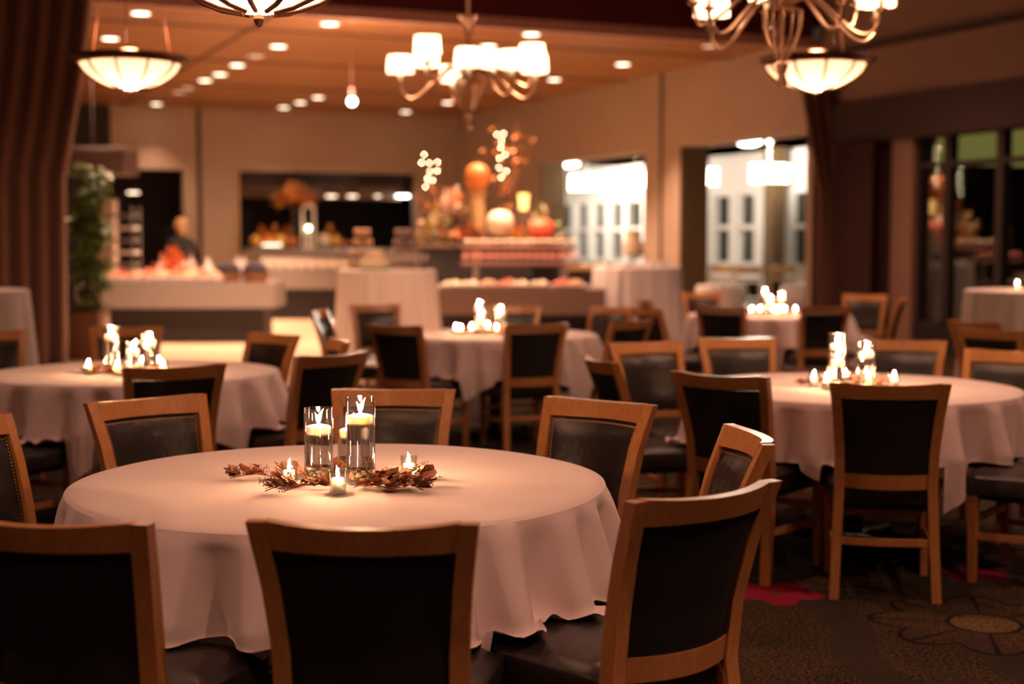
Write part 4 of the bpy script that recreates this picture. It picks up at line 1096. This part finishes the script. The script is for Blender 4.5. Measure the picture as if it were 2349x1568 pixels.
# tray rack and beige post
t = thing('tray_rack', 'tall silver tray rack left of the dark kitchen opening', 'rack', (at(290, 24.5), 24.5, .012))
for sx in (-1, 1):
    for sy in (-1, 1): MB().tube([(sx*.19, sy*.25, 0), (sx*.19, sy*.25, 2.05)], .014, 8).build('post', M['steel'], t)
for k in range(9):
    MB().box((0, 0, .2+.21*k), (.37, .5, .05), bev=.005).build('tray', M['china'] if k % 2 else M['steel'], t)
b = MB(); b.box((at(247, 25.5), 25.6, 1.1), (.28, .3, 2.2)); o = b.build('wall_post', M['wall'], smooth=False); struct(o)

# ------------------------------------------------------------------ person behind the left counter
def person():
    t = thing('person', 'person with blond hair in dark clothing behind the left counter, turned away', 'person', (at(418, 22.3), 22.3, .012), R(25))
    J = {'pel': (0, 0, .98, .15), 'wa': (0, 0, 1.12, .13), 'ch': (0, .01, 1.32, .155), 'sh': (0, 0, 1.46, .10), 'ne': (0, 0, 1.54, .052),
         'rs': (.17, 0, 1.44, .062), 're': (.24, .03, 1.17, .045), 'rw': (.20, .22, 1.04, .03),
         'ls': (-.17, 0, 1.44, .062), 'le': (-.24, .03, 1.17, .045), 'lw': (-.20, .22, 1.04, .03),
         'rh': (.09, 0, .92, .10), 'rk': (.10, .02, .50, .07), 'ra': (.10, 0, .09, .045), 'rt': (.11, .14, .04, .04),
         'lh': (-.09, 0, .92, .10), 'lk': (-.10, .02, .50, .07), 'la': (-.10, 0, .09, .045), 'lt': (-.11, .14, .04, .04)}
    E_ = [('pel', 'wa'), ('wa', 'ch'), ('ch', 'sh'), ('sh', 'ne'), ('sh', 'rs'), ('rs', 're'), ('re', 'rw'), ('sh', 'ls'), ('ls', 'le'), ('le', 'lw'), ('pel', 'rh'), ('rh', 'rk'), ('rk', 'ra'), ('ra', 'rt'), ('pel', 'lh'), ('lh', 'lk'), ('lk', 'la'), ('la', 'lt')]
    ks = list(J); me = bpy.data.meshes.new('body'); me.from_pydata([J[k][:3] for k in ks], [(ks.index(a), ks.index(b)) for a, b in E_], [])
    o = bpy.data.objects.new('body', me); C.objects.link(o); o.parent = t
    md = o.modifiers.new('s', 'SKIN')
    for i, k in enumerate(ks): me.skin_vertices[0].data[i].radius = (J[k][3], J[k][3]*.85)
    me.skin_vertices[0].data[0].use_root = True
    o.modifiers.new('u', 'SUBSURF').levels = 2; o.modifiers['u'].render_levels = 2
    me.materials.append(M['black_cloth'])
    b = MB(); b.ball((0, .01, 1.66), .105, 3, (.82, .95, 1.15)); b.ball((0, .115, 1.645), .018, 2, (.8, 1, 1.3)); b.ball((.085, 0, 1.65), .02, 1, (.5, 1, 1.5)); b.ball((-.085, 0, 1.65), .02, 1, (.5, 1, 1.5)); b.tube([(0, 0, 1.50), (0, 0, 1.6)], .048, 12)
    b.build('head', M['skin'], t)
    b = MB(); b.ball((0, -.02, 1.69), .118, 3, (.92, .95, 1.08)); b.ball((0, -.10, 1.60), .07, 2, (1, .7, 1.4)); 
    for v in b.bm.verts:
        if v.co.y > .06 and v.co.z < 1.72: v.co.y = .04
    b.build('hair', M['hair'], t)
    for s in (-1, 1):
        b = MB(); b.ball((s*.20, .25, 1.03), .035, 2, (.8, 1.1, .5))
        for f in range(4): b.tube([(s*.20+(f-1.5)*.015, .27, 1.03), (s*.20+(f-1.5)*.016, .31, 1.025), (s*.20+(f-1.5)*.016, .335, 1.005)], .008, 6)
        b.tube([(s*.17, .25, 1.03), (s*.155, .28, 1.02), (s*.155, .30, 1.01)], .009, 6)
        b.build('hand', M['skin'], t)
person()

# ------------------------------------------------------------------ ficus in wooden planter
PX, PY = at(206, 17.4), 17.45
t = thing('planter_cabinet', 'brown wooden planter cabinet at the foot of the left drape', 'planter', (PX-.12, PY, 0))
MB().box((0, 0, .31), (.56, .5, .62), bev=.01).build('body', M['drape'], t)
MB().box((0, 0, .63), (.60, .54, .03), bev=.006).build('top', M['mullion'], t)
t = thing('potted_ficus', 'green leafy ficus plant standing on the planter cabinet beside the drape', 'plant', (PX-.02, PY, .645))
MB().lathe([(0, 0), (.12, 0), (.15, .22), (.16, .24), (.13, .24), (0, .2)], 24).build('pot', M['mullion'], t)
b = MB(); gg = random.Random(4)
for k in range(9):
    a = gg.uniform(0, 6.28); q = gg.uniform(.05, .24); b.tube([(0, 0, .2), (q*.5*math.cos(a), q*.5*math.sin(a), .8), (q*math.cos(a), q*math.sin(a), gg.uniform(1.2, 1.65))], [.012, .008, .003], 5)
b.build('branches', M['twig'], t)
b = MB()
clumps = []
for k in range(30):
    zz = .30+1.38*(k+.5)/30+gg.uniform(-.05, .05); wdt = .24 if zz > .95 else .15+.08*zz
    a = gg.uniform(0, 6.28); q = wdt*gg.uniform(.25, 1.05); clumps.append((q*math.cos(a), q*math.sin(a), zz, gg.uniform(.09, .15)))
clumps += [(-.02, -.12, .12, .12), (.08, -.1, .02, .10), (-.08, -.12, -.02, .09), (.02, 0, .42, .08)]
for cx, cy, cz, cr in clumps:
    for k in range(62):
        d = Vector((gg.gauss(0, 1), gg.gauss(0, 1), gg.gauss(0, 1))).normalized()
        leaf_into(b, Vector((cx, cy, cz))+d*cr*gg.uniform(.3, 1.1), Vector((d.x, d.y, d.z*.4-.7)), gg.uniform(.055, .10), gg)
o = b.build('foliage', M['fgreen'], t); o['kind'] = 'stuff'

# ------------------------------------------------------------------ sun room tables and chairs
def make_side_chair():
    t = thing('wooden_chair', 'x', 'chair')
    for sx in (-1, 1):
        MB().tube([(sx*.2, -.22, 0), (sx*.2, -.2, .45), (sx*.21, -.28, 1.05)], .018, 8).build('leg', M['lattice'], t)
        MB().tube([(sx*.2, .2, 0), (sx*.2, .2, .44)], .018, 8).build('leg', M['lattice'], t)
    MB().box((0, 0, .46), (.44, .44, .05), bev=.012).build('seat', M['rear'], t)
    MB().box((0, -.262, .98), (.42, .03, .13), bev=.008).build('top_rail', M['lattice'], t)
    MB().box((0, -.240, .82), (.40, .025, .05), bev=.006).build('slat', M['lattice'], t)
    MB().box((0, -.222, .65), (.40, .03, .24), bev=.006).build('back_pad', M['rear'], t)
    return t
for k, (px, Y, a, l) in enumerate(((1640, 24.4, 150, 'left'), (1706, 24.0, 5, 'middle'), (1800, 23.8, 175, 'right'))):
    inst('schair', make_side_chair, 'golden wooden chair in the sun room opening, ' + l + ' one', 'chair', (at(px, Y), Y, .0), R(a), 'golden chairs in the sun room')
for k, (px, Y, l) in enumerate(((1655, 22.5, 'left of the golden chairs'), (1850, 22.8, 'right of the golden chairs beside the drape'))):
    t = thing('sun_room_table', 'small white draped table ' + l, 'table', (at(px, Y), Y, 0), 0, 'sun room tables')
    MB().lathe([(.40, .62), (.34, .25), (.30, .02)], 40, rib=lambda a, z: .03*math.sin(9*a)).build('underskirt', M['linen_plain'], t)
    MB().lathe([(0, .76), (.38, .76), (.40, .74), (.43, .52)], 40, rib=lambda a, z: (.0 if z > .7 else .03*math.sin(8*a))).build('tablecloth', M['linen_plain'], t)
    for j in range(3): inst('bowl', bowl_maker(), 'white bowl, %s of three, on the sun room table ' % ('left', 'middle', 'right')[j] + l.split(' the ')[0] + ' the chairs', 'bowl', (at(px, Y)-.15+.15*j, Y-.1, .762), 0, 'bowls on the sun room tables', .6)
# right edge high table tealights
for k, (dx, l) in enumerate(((.0, 'left'), (.09, 'right'))):
    P = (at(2338, 11.0)+dx, 11.05-dx, 1.073)
    inst('cup', cup_maker, 'clear votive glass on the high draped table at the right edge, %s of two' % l, 'glass', P, 0, 'votive glasses')
    inst('votive', votive_maker, 'lit votive candle on the high draped table at the right edge, %s of two' % l, 'candle', P, 0, 'votive candles')
